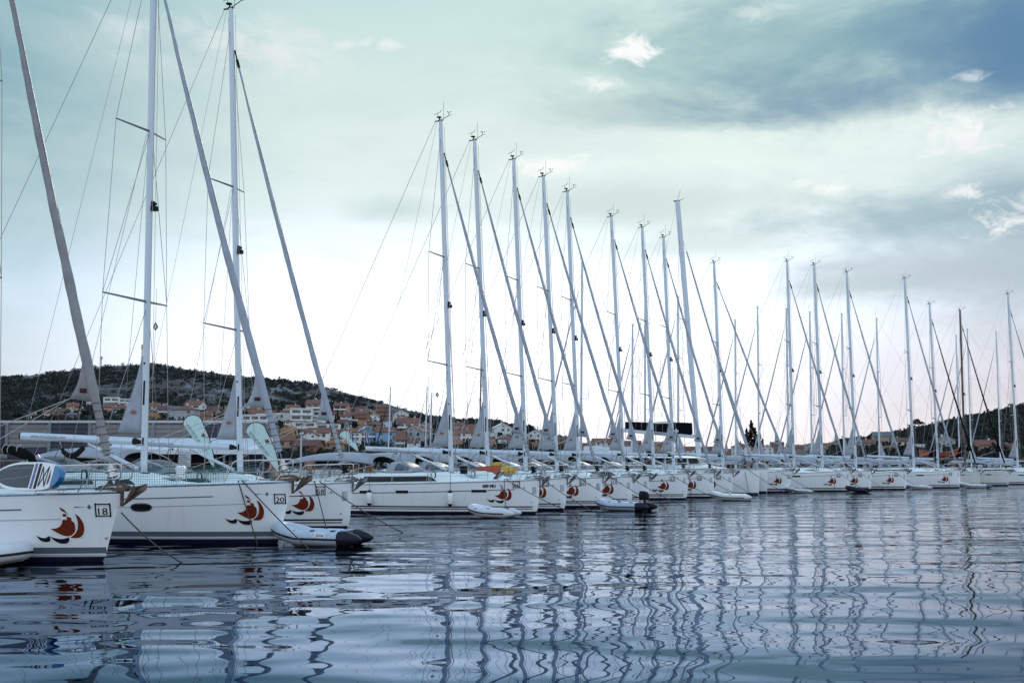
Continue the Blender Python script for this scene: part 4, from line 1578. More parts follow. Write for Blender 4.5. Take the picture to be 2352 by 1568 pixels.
    b0, b1 = (-J - .35, c, gz), (-aft, c, gz + .55)
    bo = MB().tube([b0, b1], .17, 10).build('boom', SPAR, root, True)
    bag = MB()
    rings = []
    for i in range(9):
        u = i / 8
        x = b0[0] - .15 + (b1[0] - b0[0] + .3) * u
        z = gz + .55 * u
        h = 1.05 - .42 * u + .03 * sin(9 * u)
        rings.append([(x, c - .20, z + .12), (x, c - .26, z + .5 * h), (x, c - .10, z + h), (x, c + .10, z + h), (x, c + .26, z + .5 * h), (x, c + .20, z + .12)])
    bag.loft(rings)
    bg = bag.build('sail_bag', SAILB, root, True)
    tr, tw = text_tris('masteryachting', 0)
    k = .26
    x0 = b0[0] - 3.4
    vs, fs = [], []
    for t_ in tr:
        fs.append(tuple(len(vs) + i for i in range(3)))
        vs += [(x0 + p[0] * k, c - .185, gz - .13 + .55 * ((b0[0] - x0 - p[0] * k) / (b0[0] - b1[0])) + p[1] * k) for p in t_]
    MB().add(vs, fs).build('boom_lettering', BLACK, bo)
    dx, dz = b0[0] - 1.35, gz + .42
    dm = []
    for r0, r1 in ((.19, .13), (.09, .03)):
        for q in range(4):
            w0, w1 = q * pi / 2, (q + 1) * pi / 2
            P4 = [(dx + r0 * cos(w0), dz + r0 * sin(w0)), (dx + r0 * cos(w1), dz + r0 * sin(w1)), (dx + r1 * cos(w1), dz + r1 * sin(w1)), (dx + r1 * cos(w0), dz + r1 * sin(w0))]
            dm.append(P4)
    m = MB()
    for P4 in dm:
        m.add([(p[0], c - .275, p[1]) for p in P4], [(0, 1, 2, 3)])
    m.build('diamond_emblem', WHITEV, bg)
    m = MB()
    m.loft([[(b0[0] - 1.6 - .5 * i, c + .16 * cos(w), gz + 1.03 + (.20 - .04 * abs(i - 1)) * sin(w)) for w in [pi * j / 8 for j in range(9)]] for i in range(4)], closed=False, cap=False)
    m.build('loose_sail', CANVW, bg, True)
    m = MB()
    for u in (.25, .5, .75):
        x = b0[0] + (b1[0] - b0[0]) * u
        m.tube([(x, c - .25, gz + .9 - .1 * u), tuple(mb_.lerp(mt_, .45))], .008, 4)
    m.tube([b1, tuple(mt_)], .010, 4)
    m.build('lazy_lines', WIRE, root)
    return root


catamaran()
# ------------------------------------------------------------------ terrain: two scrubby hills round the bay
SHORE, RIDGE = 330.0, 1000.0
PROF = [(-1600, 900), (-700, 895), (-200, 882), (0, 868), (60, 864), (150, 854), (215, 846), (250, 842), (300, 838), (345, 837), (400, 843), (450, 852), (520, 860), (600, 869), (650, 874),
        (700, 880), (760, 893), (800, 904), (860, 918), (900, 931), (950, 946), (1000, 957), (1060, 966), (1100, 964), (1140, 968), (1180, 979),
        (1230, 990), (1280, 1004), (1340, 1022), (1420, 1034), (1560, 1040), (1750, 1038), (1860, 1032), (1900, 1024), (1930, 1014), (1995, 1008), (2070, 993), (2135, 978),
        (2210, 962), (2285, 947), (2352, 932), (2500, 905), (2800, 880), (3600, 890)]


def ridge_e(px):
    for (a, ya), (b, yb) in zip(PROF, PROF[1:]):
        if a <= px <= b:
            u = (px - a) / (b - a)
            return (1068 - (ya + (yb - ya) * u)) / FPX
    return (1068 - 895) / FPX


def terrain_h(x, y):
    t = x / max(y, 1)
    px = 1176 + t * FPX * .9942
    rh = ridge_e(px) * RIDGE + CAMH
    u = (y - SHORE) / (RIDGE - SHORE)
    if u < 0:
        return 1.3 + u * 30
    if u <= 1:
        s = u ** 1.18
        h = 1.3 + (rh - 1.3) * s
        bump = 2.2 * mnoise.noise(Vector((x * .012, y * .012, 0))) + 1.0 * mnoise.noise(Vector((x * .05, y * .05, 3)))
        return h + bump * min(1, rh / 40) * sin(pi * min(u, 1)) ** .5 * (1 if u < .97 else .5)
    return 1.3 + (rh - 1.3) * max(0.0, 1 - (u - 1) * .9)


def hill_material():
    m = bpy.data.materials.new('scrub_and_rock')
    m.use_nodes = True
    t = m.node_tree
    b = t.nodes['Principled BSDF']
    tcn = t.nodes.new('ShaderNodeTexCoord')
    P = tcn.outputs['Object']
    soil = noise_node(t, P, .05, 5, .65)
    c = mix_node(t, range_node(t, soil.outputs[0], .35, .65), (0.026, 0.030, 0.029, 1), (0.056, 0.058, 0.057, 1))
    q = vec_node(t, 'MULTIPLY', P, (.05, .022, .16))
    rk = noise_node(t, q, 1.0, 6, .68, .6)
    sp = t.nodes.new('ShaderNodeSeparateXYZ')
    t.links.new(P, sp.inputs[0])
    hi = range_node(t, sp.outputs[2], 24, 66, -.02, .10)
    west = range_node(t, sp.outputs[0], -260, -180, 0.05, 0.0)
    right = math_node(t, 'ADD', range_node(t, sp.outputs[0], 120, 320, 0.0, .3), west)
    k = math_node(t, 'SUBTRACT', math_node(t, 'ADD', rk.outputs[0], hi), right)
    f = range_node(t, k, .57, .68)
    c = mix_node(t, f, c, (0.15, 0.16, 0.18, 1))
    t.links.new(c, b.inputs['Base Color'])
    b.inputs['Roughness'].default_value = .95
    b.inputs['Specular IOR Level'].default_value = .1
    return m


m = MB()
NX, NY = 260, 64
vs, fs = [], []
for j in range(NY):
    y = 318 + (j / (NY - 1)) ** 1.0 * (1700 - 318)
    for i in range(NX):
        t = -.95 + 1.9 * i / (NX - 1)
        vs.append((t * y, y, terrain_h(t * y, y)))
for j in range(NY - 1):
    for i in range(NX - 1):
        a = j * NX + i
        fs.append((a, a + 1, a + NX + 1, a + NX))
m.add(vs, fs)
tag(m.build('hills', hill_material(), smooth=True), kind='structure')


def on_land(px, py):
    """Where the sight line through a pixel first meets the land."""
    d = ray(px, py)
    y = SHORE
    while y < 1500:
        x, z = d.x / d.y * y, CAMH + d.z / d.y * y
        if terrain_h(x, y) >= z:
            return Vector((x, y, terrain_h(x, y)))
        y += 1.5
    return None


# ------------------------------------------------------------------ scrub on the hills (nobody could count it)
def leafy(verts, faces, c, rx, rz, n, s, rng):
    for _ in range(n):
        w, u = rng.random() * 2 * pi, rng.random()
        q = rng.random() ** .4
        z = (2 * u - .9)
        r = sqrt(max(0, 1 - z * z)) * q
        p = Vector((c[0] + rx * r * cos(w), c[1] + rx * r * sin(w), c[2] + rz * z * q))
        a = Vector((rng.uniform(-1, 1), rng.uniform(-1, 1), rng.uniform(-.4, .9))).normalized()
        b = a.orthogonal().normalized()
        d = a.cross(b)
        k = s * rng.uniform(.6, 1.3)
        o = len(verts)
        verts += [tuple(p + b * k), tuple(p + d * k * .8), tuple(p - b * k * .9), tuple(p - d * k * .7)]
        faces.append((o, o + 1, o + 2, o + 3))


def leaf_mat(name, c, var=.5, scale=.6):
    return mat(name, c, .8, var=var, scale=scale, spec=.15)


SCRUB = leaf_mat('scrub_leaves', (0.027, 0.032, 0.029), .35, .06)
PINE = leaf_mat('pine_needles', (0.015, 0.024, 0.015))
CYPR = leaf_mat('cypress_leaves', (0.011, 0.019, 0.015))
OLIVE = leaf_mat('olive_leaves', (0.036, 0.045, 0.030))
BARK = mat('bark', (0.07, 0.05, 0.04), .9, var=.3, scale=5)

rng = random.Random(3)
vs, fs = [], []
cnt = 0
while cnt < 13500:
    px = rng.uniform(-60, 2420)
    low = cnt % 5 == 0
    if 1330 < px < 1900 and not low:
        continue
    e = ridge_e(px)
    y = SHORE + 60 + (RIDGE + 20 - SHORE - 60) * rng.random() ** .62
    if low:
        y = SHORE + 70 * rng.random()
    x = (px - 1176) / FPX / .9942 * y
    dens = mnoise.noise(Vector((x * .014, y * .006, 5))) + .5 * mnoise.noise(Vector((x * .05, y * .02, 9)))
    rocky = 500 < px < 1080 and y > 720
    if dens < (-.22 if not rocky else .10) and rng.random() < .85 and px < 1800 and not low:
        continue
    if y > 930 and rng.random() < .35:
        continue
    h = terrain_h(x, y)
    r = rng.uniform(.8, 2.1) * (1.5 if rng.random() < .12 else 1) * (1.0 if px < 1800 else 1.35)
    leafy(vs, fs, (x, y, h + r * .35), r * 1.25, r * .85, 22, r * .36, rng)
    cnt += 1
me = MB()
me.v, me.f = vs, fs
so_ = bpy.data.meshes.new('hillside_scrub')
so_.from_pydata(vs, [], fs)
so_.materials.append(SCRUB)
oo = bpy.data.objects.new('hillside_scrub', so_)
COL.objects.link(oo)
tag(oo, kind='stuff')


# ------------------------------------------------------------------ single trees
TREE_PROTO = {}


def tree_proto(kind, v):
    key = (kind, v)
    if key in TREE_PROTO:
        return TREE_PROTO[key]
    r = random.Random(hash(kind) % 1000 + v * 17 if False else len(TREE_PROTO) * 31 + v)
    vs, fs = [], []
    tr = MB()
    if kind == 'cypress':
        for i in range(16):
            u = i / 15
            leafy(vs, fs, (.03 * r.uniform(-1, 1), .03 * r.uniform(-1, 1), .08 + .88 * u), .11 * (1 - u) ** .6 * r.uniform(.9, 1.25) + .03, .06, 90, .024, r)
        tr.tube([(0, 0, 0), (0, 0, .9)], [.02, .004], 6)
    else:
        tr.tube([(0, 0, 0), (.02, 0, .25), (-.01, .02, .5)], [.04, .03, .02], 7)
        for k in range(6):
            w = 2 * pi * k / 6 + r.random()
            L_ = r.uniform(.18, .32)
            z0 = r.uniform(.3, .46)
            q = (L_ * cos(w), L_ * sin(w), z0 + r.uniform(.12, .3))
            tr.tube([(0, 0, z0), (q[0] * .5, q[1] * .5, z0 + .1), q], [.018, .012, .005], 5)
            leafy(vs, fs, q, .17 * r.uniform(.8, 1.2), .12, 80, .036, r)
        for k in range(9):
            w = 2 * pi * r.random()
            q = r.uniform(0, .3)
            leafy(vs, fs, (q * cos(w), q * sin(w), r.uniform(.5, .9) - q * .4), .15 * r.uniform(.7, 1.2), .11, 70, .036, r)
    cm = bpy.data.meshes.new('crown')
    cm.from_pydata(vs, [], fs)
    cm.materials.append(CYPR if kind == 'cypress' else (PINE if kind == 'pine' else OLIVE))
    to = tr.build('trunk', BARK)
    tmesh = to.data
    bpy.data.objects.remove(to)
    TREE_PROTO[key] = (tmesh, cm)
    return TREE_PROTO[key]


def tree(kind, base, hgt, wide, label, group, v=0):
    tm, cm = tree_proto(kind, v)
    root = tag(empty(kind + '_tree', base, random.random() * 6), label, 'tree', group)
    root.scale = (hgt * wide, hgt * wide, hgt)
    for n_, me_ in (('trunk', tm), ('crown', cm)):
        o = bpy.data.objects.new(n_, me_)
        COL.objects.link(o)
        o.parent = root


# ------------------------------------------------------------------ houses of the town
HW = {'white': (.62, .63, .63), 'cream': (.52, .45, .34), 'grey': (.33, .34, .36), 'stone': (.20, .19, .18), 'pink': (.46, .26, .22), 'brick': (.26, .115, .07),
      'yellow': (.50, .38, .18), 'mint': (.36, .55, .54), 'blue': (.20, .34, .52), 'tan': (.36, .27, .20), 'orange': (.48, .24, .11), 'pale blue': (.42, .52, .64)}
WALLM = {k: mat('render_' + k.replace(' ', '_'), c, .85, var=.10, scale=.5) for k, c in HW.items()}
ROOFM = {'orange': mat('orange_tiles', (.19, .080, .052), .85, var=.35, scale=1.2, bump=.5, bscale=6), 'red': mat('red_brown_tiles', (.13, .060, .046), .85, var=.35, scale=1.2, bump=.5, bscale=6),
         'grey': mat('grey_roofing', (.12, .125, .14), .8, var=.2, scale=1), 'blue': mat('blue_sheet_roof', (.04, .22, .42), .6, var=.1, scale=1), 'white': WALLM['white'],
         'amber': mat('amber_tiles', (.26, .11, .045), .85, var=.3, scale=1.2)}
TRIM = mat('white_trim', (.66, .66, .64), .7)
WIN = mat('house_window_glass', (.035, .04, .048), .15, spec=.6)
SHUT = mat('dark_shutter', (.07, .06, .055), .7)


def house(base, w, d, n, wall, roof, rcol, yaw, label, balcony=0, rng=random):
    root = tag(empty('house', base, yaw), label, 'house', 'houses of the hillside town')
    st = 2.9 * min(1.0, max(.62, w / 9.5))
    q = st / 2.9
    h = n * st
    b = MB().box(-w / 2, w / 2, -d / 2, d / 2, -5, h)
    if roof == 'gable':
        b.add([(-w / 2, -d / 2, h), (w / 2, -d / 2, h), (w / 2, d / 2, h), (-w / 2, d / 2, h), (-w / 2, 0, h + d * .26), (w / 2, 0, h + d * .26)], [(0, 4, 3), (1, 2, 5)])
    if roof == 'front':
        b.add([(-w / 2, -d / 2, h), (w / 2, -d / 2, h), (0, -d / 2, h + w * .26), (-w / 2, d / 2, h), (w / 2, d / 2, h), (0, d / 2, h + w * .26)], [(0, 1, 2), (3, 5, 4)])
    wl = b.build('wall', WALLM[wall], root)
    e = .45
    m = MB()
    if roof == 'gable':
        rh, k = d * .26, .26 * e * 2
        for sg in (-1, 1):
            m.add([(-w / 2 - e, sg * (d / 2 + e), h - e * .52), (w / 2 + e, sg * (d / 2 + e), h - e * .52), (w / 2 + e, 0, h + rh + .02), (-w / 2 - e, 0, h + rh + .02),
                   (-w / 2 - e, sg * (d / 2 + e), h - e * .52 + .22), (w / 2 + e, sg * (d / 2 + e), h - e * .52 + .22), (w / 2 + e, 0, h + rh + .26), (-w / 2 - e, 0, h + rh + .26)],
                  [(0, 1, 2, 3), (4, 5, 6, 7), (0, 1, 5, 4), (1, 2, 6, 5), (0, 3, 7, 4)])
    elif roof == 'front':
        rh = w * .26
        for sg in (-1, 1):
            m.add([(sg * (w / 2 + e), -d / 2 - e, h - e * .52), (sg * (w / 2 + e), d / 2 + e, h - e * .52), (0, d / 2 + e, h + rh + .02), (0, -d / 2 - e, h + rh + .02),
                   (sg * (w / 2 + e), -d / 2 - e, h - e * .52 + .22), (sg * (w / 2 + e), d / 2 + e, h - e * .52 + .22), (0, d / 2 + e, h + rh + .26), (0, -d / 2 - e, h + rh + .26)],
                  [(0, 1, 2, 3), (4, 5, 6, 7), (0, 1, 5, 4), (1, 2, 6, 5), (0, 3, 7, 4)])
    elif roof == 'hip':
        rh = min(w, d) * .27
        q_ = max(0, (w - d) / 2)
        vsr = [(-w / 2 - e, -d / 2 - e, h), (w / 2 + e, -d / 2 - e, h), (w / 2 + e, d / 2 + e, h), (-w / 2 - e, d / 2 + e, h), (-q_, 0, h + rh), (q_, 0, h + rh)]
        m.add(vsr, [(0, 1, 5, 4), (1, 2, 5), (2, 3, 4, 5), (3, 0, 4), (3, 2, 1, 0)])
        m.box(-w / 2 - e, w / 2 + e, -d / 2 - e, d / 2 + e, h - .2, h - .003)
    else:
        m.box(-w / 2 - .15, w / 2 + .15, -d / 2 - .25, d / 2 + .15, h + .004, h + .35)
    rf = m.build('roof', ROOFM[rcol], root)
    if roof != 'flat' and rng.random() < .6:
        cx = rng.uniform(-.25, .25) * w
        MB().box(cx - .35, cx + .35, .6, 1.2, h, h + min(w, d) * .26 + 1.1 * q).build('chimney', WALLM['white' if wall != 'white' else 'cream'], rf)
    # openings of the front
    nw = max(2, min(4, int(w / 3.2 / q)))
    for f in range(n):
        if balcony and f >= n - balcony:
            z = f * st
            bl = MB().box(-w * .46, w * .46, -d / 2 - 1.3 * q, -d / 2 - .01, z - .12 * q, z + .06 * q).box(-w * .46, w * .46, -d / 2 - 1.3 * q, -d / 2 - 1.22 * q, z + .06 * q, z + .95 * q)
            bl.build('balcony', TRIM if wall != 'brick' else WALLM['brick'], root)
            nn = 2 if w < 11 else 3
            for k in range(nn):
                x = -w * .46 + w * .92 * (k + .5) / nn
                MB().box(x - w * .36 / nn, x + w * .36 / nn, -d / 2 - .02, -d / 2 + .1, z + .1 * q, z + 2.35 * q).build('window', WIN, wl)
            continue
        for k in range(nw):
            if rng.random() < .12:
                continue
            x = -w / 2 + w * (k + .5) / nw + rng.uniform(-.2, .2)
            z = f * st + .95 * q
            a, c = q * rng.choice([.5, .6, .75]), q * rng.choice([1.2, 1.35, 1.5])
            o = MB().box(x - a, x + a, -d / 2 - .03, -d / 2 + .1, z, z + c).build('window', WIN if rng.random() < .75 else SHUT, wl)
            if rng.random() < .5:
                MB().box(x - a - .1, x + a + .1, -d / 2 - .12, -d / 2 - .004, z - .12, z - .004).build('sill', TRIM, o)
    if roof in ('front',):
        MB().box(-.4, .4, -d / 2 - .03, -d / 2 + .1, h + .3 * q, h + 1.2 * q).build('window', WIN, wl)
    # side windows on the end wall we may see
    for sg in (-1, 1):
        for f in range(min(n, 2)):
            MB().box(sg * w / 2 - .03, sg * w / 2 + .03, -.5, .5, f * st + 1 * q, f * st + 2.2 * q).build('window', WIN, wl)
    return root


# px centre, py foot, width px, storeys, wall, roof, roof colour, balconies
HOUSES = [
    (69, 962, 22, 1, 'white', 'hip', 'orange', 0), (106, 957, 24, 1, 'white', 'gable', 'orange', 0), (135, 954, 28, 1, 'tan', 'gable', 'red', 0),
    (161, 948, 25, 2, 'cream', 'gable', 'orange', 0), (182, 950, 20, 1, 'cream', 'hip', 'orange', 0), (158, 961, 28, 1, 'stone', 'hip', 'grey', 0),
    (203, 932, 16, 1, 'white', 'flat', 'white', 0), (251, 934, 34, 2, 'white', 'flat', 'white', 2), (281, 934, 28, 2, 'white', 'flat', 'white', 2),
    (245, 950, 18, 2, 'pink', 'gable', 'orange', 0), (276, 948, 36, 1, 'white', 'hip', 'orange', 1), (348, 965, 22, 1, 'orange', 'gable', 'amber', 0),
    (374, 941, 26, 1, 'white', 'front', 'grey', 1), (348, 950, 28, 2, 'white', 'gable', 'orange', 0), (374, 956, 26, 2, 'grey', 'gable', 'red', 1),
    (398, 958, 28, 2, 'grey', 'gable', 'grey', 0), (424, 968, 46, 2, 'grey', 'hip', 'orange', 0), (444, 941, 40, 1, 'white', 'gable', 'orange', 1),
    (490, 953, 36, 1, 'white', 'gable', 'red', 0), (470, 962, 28, 1, 'cream', 'gable', 'orange', 0),
    (570, 944, 22, 2, 'mint', 'front', 'orange', 0), (584, 963, 46, 1, 'white', 'gable', 'orange', 0), (584, 983, 62, 2, 'white', 'flat', 'white', 1), (612, 977, 42, 2, 'white', 'flat', 'white', 1),
    (654, 959, 32, 1, 'white', 'hip', 'blue', 0), (669, 955, 30, 2, 'cream', 'gable', 'orange', 0), (687, 960, 17, 2, 'white', 'front', 'white', 0),
    (655, 978, 46, 2, 'white', 'flat', 'white', 0), (688, 982, 52, 3, 'white', 'flat', 'white', 2), (722, 982, 40, 3, 'white', 'flat', 'white', 1), (692, 1000, 52, 2, 'white', 'flat', 'red', 2),
    (661, 1004, 28, 2, 'yellow', 'front', 'amber', 0), (750, 1004, 56, 2, 'white', 'flat', 'red', 1), (725, 950, 46, 2, 'pink', 'gable', 'orange', 1), (783, 952, 32, 2, 'pink', 'gable', 'orange', 1),
    (709, 958, 24, 1, 'white', 'front', 'red', 0), (742, 972, 22, 1, 'white', 'hip', 'red', 0), (793, 971, 26, 2, 'white', 'hip', 'orange', 1), (830, 978, 30, 3, 'brick', 'gable', 'orange', 2),
    (808, 980, 22, 2, 'white', 'flat', 'white', 1), (806, 960, 22, 1, 'cream', 'gable', 'orange', 0), (797, 995, 28, 1, 'white', 'front', 'grey', 0), (835, 1006, 36, 2, 'pale blue', 'front', 'orange', 1),
    (729, 1024, 50, 2, 'white', 'gable', 'orange', 0), (767, 1032, 46, 1, 'tan', 'hip', 'amber', 0), (704, 1042, 60, 1, 'brick', 'gable', 'red', 0), (640, 1030, 60, 1, 'tan', 'gable', 'orange', 0),
    (877, 964, 32, 3, 'brick', 'gable', 'orange', 2), (857, 970, 24, 2, 'white', 'front', 'grey', 0), (891, 972, 22, 2, 'white', 'flat', 'white', 1), (864, 985, 28, 1, 'brick', 'gable', 'orange', 0),
    (918, 970, 34, 2, 'white', 'front', 'orange', 0), (950, 982, 28, 2, 'pink', 'hip', 'orange', 0), (935, 996, 54, 2, 'white', 'gable', 'orange', 1), (975, 992, 26, 2, 'grey', 'front', 'grey', 0),
    (840, 1016, 38, 2, 'blue', 'front', 'orange', 1), (880, 1019, 46, 2, 'blue', 'gable', 'orange', 0), (912, 1019, 34, 2, 'tan', 'gable', 'orange', 1), (950, 1021, 50, 2, 'grey', 'front', 'orange', 0), (966, 1017, 46, 2, 'stone', 'gable', 'orange', 0),
    (882, 1000, 24, 1, 'grey', 'flat', 'white', 0), (1007, 984, 18, 2, 'mint', 'flat', 'white', 0), (1054, 992, 26, 2, 'pink', 'gable', 'orange', 0), (1054, 1006, 24, 2, 'white', 'flat', 'white', 1),
    (1076, 1016, 36, 2, 'white', 'gable', 'orange', 0), (1089, 993, 20, 2, 'brick', 'gable', 'red', 0), (1152, 1006, 40, 2, 'white', 'front', 'white', 0), (1156, 1019, 36, 1, 'white', 'hip', 'orange', 0), (1130, 1010, 16, 2, 'white', 'flat', 'white', 0),
    (1030, 1022, 40, 2, 'tan', 'gable', 'orange', 0), (1110, 1030, 50, 1, 'tan', 'gable', 'red', 0), (1190, 1032, 44, 1, 'white', 'gable', 'orange', 0), (1232, 1018, 36, 2, 'white', 'front', 'grey', 0),
    (1240, 1034, 34, 1, 'white', 'gable', 'orange', 0), (1297, 1026, 28, 2, 'brick', 'gable', 'red', 0), (1340, 1036, 40, 1, 'white', 'gable', 'orange', 0), (1385, 1034, 46, 2, 'white', 'gable', 'orange', 0),
    (1449, 1036, 50, 2, 'tan', 'gable', 'red', 0), (1510, 1038, 40, 2, 'tan', 'gable', 'orange', 0), (1584, 1042, 44, 1, 'white', 'gable', 'orange', 0), (1630, 1042, 38, 1, 'tan', 'gable', 'red', 0),
    (1676, 1038, 24, 2, 'brick', 'flat', 'red', 0), (1705, 1038, 36, 2, 'white', 'hip', 'orange', 0), (1735, 1044, 34, 1, 'white', 'gable', 'orange', 0), (1766, 1036, 26, 2, 'white', 'front', 'grey', 0), (1788, 1036, 28, 2, 'brick', 'gable', 'red', 0),
    (1814, 1044, 34, 1, 'white', 'gable', 'orange', 0), (1842, 1036, 30, 1, 'tan', 'gable', 'orange', 0), (1866, 1036, 26, 2, 'grey', 'flat', 'grey', 0), (1909, 1034, 32, 1, 'tan', 'gable', 'orange', 0), (1880, 1046, 34, 1, 'white', 'gable', 'orange', 0),
    (1957, 1042, 30, 1, 'grey', 'gable', 'orange', 0), (1998, 1038, 34, 2, 'grey', 'gable', 'orange', 0), (2034, 1024, 46, 2, 'tan', 'gable', 'grey', 0), (2073, 1030, 28, 2, 'cream', 'gable', 'red', 0), (2042, 1044, 36, 1, 'brick', 'gable', 'orange', 0),
    (2117, 1042, 24, 2, 'white', 'flat', 'white', 0), (2180, 1032, 36, 2, 'grey', 'front', 'orange', 0), (2240, 1044, 30, 1, 'tan', 'gable', 'orange', 0), (2270, 1034, 42, 1, 'tan', 'gable', 'orange', 0), (2330, 1040, 34, 1, 'grey', 'gable', 'red', 0),
]
xr = random.Random(23)
tries = 0
extra = []
while len(extra) < 62 and tries < 6000:
    tries += 1
    px, py = xr.uniform(440, 1260), xr.uniform(952, 1038)
    top_ = 1068 - ridge_e(px) * FPX
    if py < top_ + 22 + (px > 850) * 6:
        continue
    w_ = xr.uniform(17, 30) * (1 + (py - 990) / 200)
    if any(abs(px - h[0]) < .42 * (w_ + h[2]) and abs(py - h[1]) < 7 for h in HOUSES + extra):
        continue
    extra.append((px, py, w_, xr.choice([1, 2, 2, 2, 3]), xr.choice(['white', 'white', 'white', 'cream', 'tan', 'pink', 'grey', 'brick', 'pale blue']), xr.choice(['gable', 'gable', 'hip', 'front', 'flat']), xr.choice(['orange', 'orange', 'red', 'amber']), xr.choice([0, 0, 1, 2])))
HOUSES += extra
MASTPX = [(20, 340), (58, 545), (66, 1030), (72, 1112), (57, 1202), (71, 1274), (65, 1325), (61, 1428), (30, 1497), (68, 1543), (15, 1656), (86, 1820), (83, 1885), (36, 1962), (79, 2095)]
RW = {'gable': 'ridged', 'hip': 'hipped', 'front': 'front-gabled', 'flat': 'flat'}
NW_ = {1: 'one-storey', 2: 'two-storey', 3: 'three-storey'}
hr = random.Random(11)
used = {}
hs = []
for px, py, wpx, n, wall, roof, rc, bal in HOUSES:
    p = on_land(px, py)
    if p is None:
        p = on_land(px, py + 8)
    if p is None:
        continue
    nm, mx_ = min(MASTPX, key=lambda q: abs(q[1] - px))
    side = 'left' if px < mx_ - 3 else 'right'
    where = 'low on the shore' if py > 1026 else ('in the lower town' if py > 996 else ('halfway up the slope' if py > 966 else 'high on the slope'))
    lab = '%s %s house, %s %s roof, %s, %s of mast %s' % (NW_[n], wall, RW[roof], rc, where, side, nm)
    hs.append([lab, px, py, p, wpx, n, wall, roof, rc, bal])
from collections import Counter
ORD = ['first', 'second', 'third', 'fourth', 'fifth', 'sixth', 'seventh', 'eighth', 'ninth', 'tenth', 'eleventh', 'twelfth']
cn = Counter(h[0] for h in hs)
for lab, c_ in cn.items():
    if c_ > 1:
        grp = sorted([h for h in hs if h[0] == lab], key=lambda q: q[1])
        for i, h in enumerate(grp):
            h[0] = ('leftmost ' if i == 0 else 'rightmost ' if i == len(grp) - 1 else ('middle ' if len(grp) == 3 else ORD[i] + ' from left ')) + h[0]
for lab, px, py, p, wpx, n, wall, roof, rc, bal in hs:
    w = wpx / FPX * p.y
    d = min(11, max(6.5, w * .8))
    house(p + Vector((0, d * .5, 0)), w, d, n, wall, roof, rc, hr.uniform(-.35, .35) - p.x / p.y * .5, lab, bal, hr)

# trees among the houses
TR = [('pine', 1217, 1014, 44, 1.0), ('pine', 1240, 1012, 32, 1.0), ('pine', 1200, 1010, 26, 1.1), ('pine', 560, 962, 22, 1.2), ('pine', 625, 956, 20, 1.3), ('pine', 730, 970, 26, 1.2), ('pine', 760, 990, 24, 1.1),
      ('pine', 818, 988, 28, 1.2), ('pine', 700, 1008, 22, 1.5), ('pine', 845, 990, 26, 1.0), ('pine', 905, 992, 24, 1.2), ('pine', 860, 994, 20, 1.4), ('cypress', 776, 968, 26, .9), ('cypress', 771, 972, 22, .9), ('cypress', 930, 976, 26, .9), ('cypress', 938, 980, 24, 1),
      ('pine', 195, 962, 28, 1.1), ('pine', 120, 968, 20, 1.3), ('pine', 230, 962, 22, 1.3), ('pine', 40, 966, 24, 1.3), ('pine', 320, 958, 26, 1.1), ('pine', 500, 966, 20, 1.4), ('pine', 1120, 1000, 30, 1.1), ('pine', 1165, 996, 26, 1.2), ('pine', 1000, 996, 30, 1.1), ('pine', 1075, 1000, 26, 1.2),
      ('cypress', 1716, 1042, 58, 1.0), ('cypress', 1726, 1042, 76, .95), ('cypress', 1735, 1042, 60, 1.0), ('cypress', 1744, 1042, 48, 1.1), ('cypress', 1752, 1042, 36, .9), ('cypress', 1555, 1040, 48, .8), ('cypress', 1700, 1042, 30, .9), ('cypress', 1930, 1044, 36, .9), ('cypress', 1937, 1044, 32, .9),
      ('pine', 1860, 1034, 18, 1.5), ('pine', 1945, 1024, 18, 1.5), ('pine', 2060, 1046, 24, 1.3), ('pine', 2130, 1024, 30, 1.2), ('pine', 2110, 985, 26, 1.2), ('pine', 2095, 990, 20, 1.2), ('pine', 2300, 1042, 30, 1.3), ('pine', 2230, 1030, 28, 1.3), ('pine', 1800, 1046, 20, 1.3),
      ('olive', 740, 1046, 22, 1.5), ('olive', 970, 1030, 20, 1.4), ('olive', 850, 1036, 22, 1.4), ('olive', 1270, 1040, 26, 1.2), ('olive', 1415, 1046, 28, 1.1)]
tn = Counter()
labs = {}
for i, (kind, px, py, hpx, wd) in enumerate(TR):
    p = on_land(px, py)
    if p is None:
        p = Vector(((px - 1176) / FPX * 400, 400, terrain_h((px - 1176) / FPX * 400, 400)))
    near = min(hs, key=lambda h: abs(h[1] - px) + 1.5 * abs(h[2] - py))
    rel = 'left of' if px < near[1] - 8 else ('right of' if px > near[1] + 8 else 'beside')
    what = {'pine': 'dark round-topped pine', 'cypress': 'dark pointed cypress', 'olive': 'pale grey-green olive tree'}[kind]
    size = 'small' if hpx < 23 else ('tall' if hpx > 40 else 'mid-sized')
    nm, mx_ = min(MASTPX, key=lambda q: abs(q[1] - px))
    lab = '%s %s %s a %s %s house, near mast %s' % (size, what, rel, NW_[near[5]], near[6], nm)
    if lab in labs:
        lab = lab.replace(size, size + ', slimmer')
        while lab in labs:
            lab = lab + ' again'
    labs[lab] = 1
    tree(kind, p + Vector((0, -.5, -.3)), hpx / FPX * p.y, wd, lab.replace(' again', ', rightmost of its clump'), 'trees among the houses', i % 3)

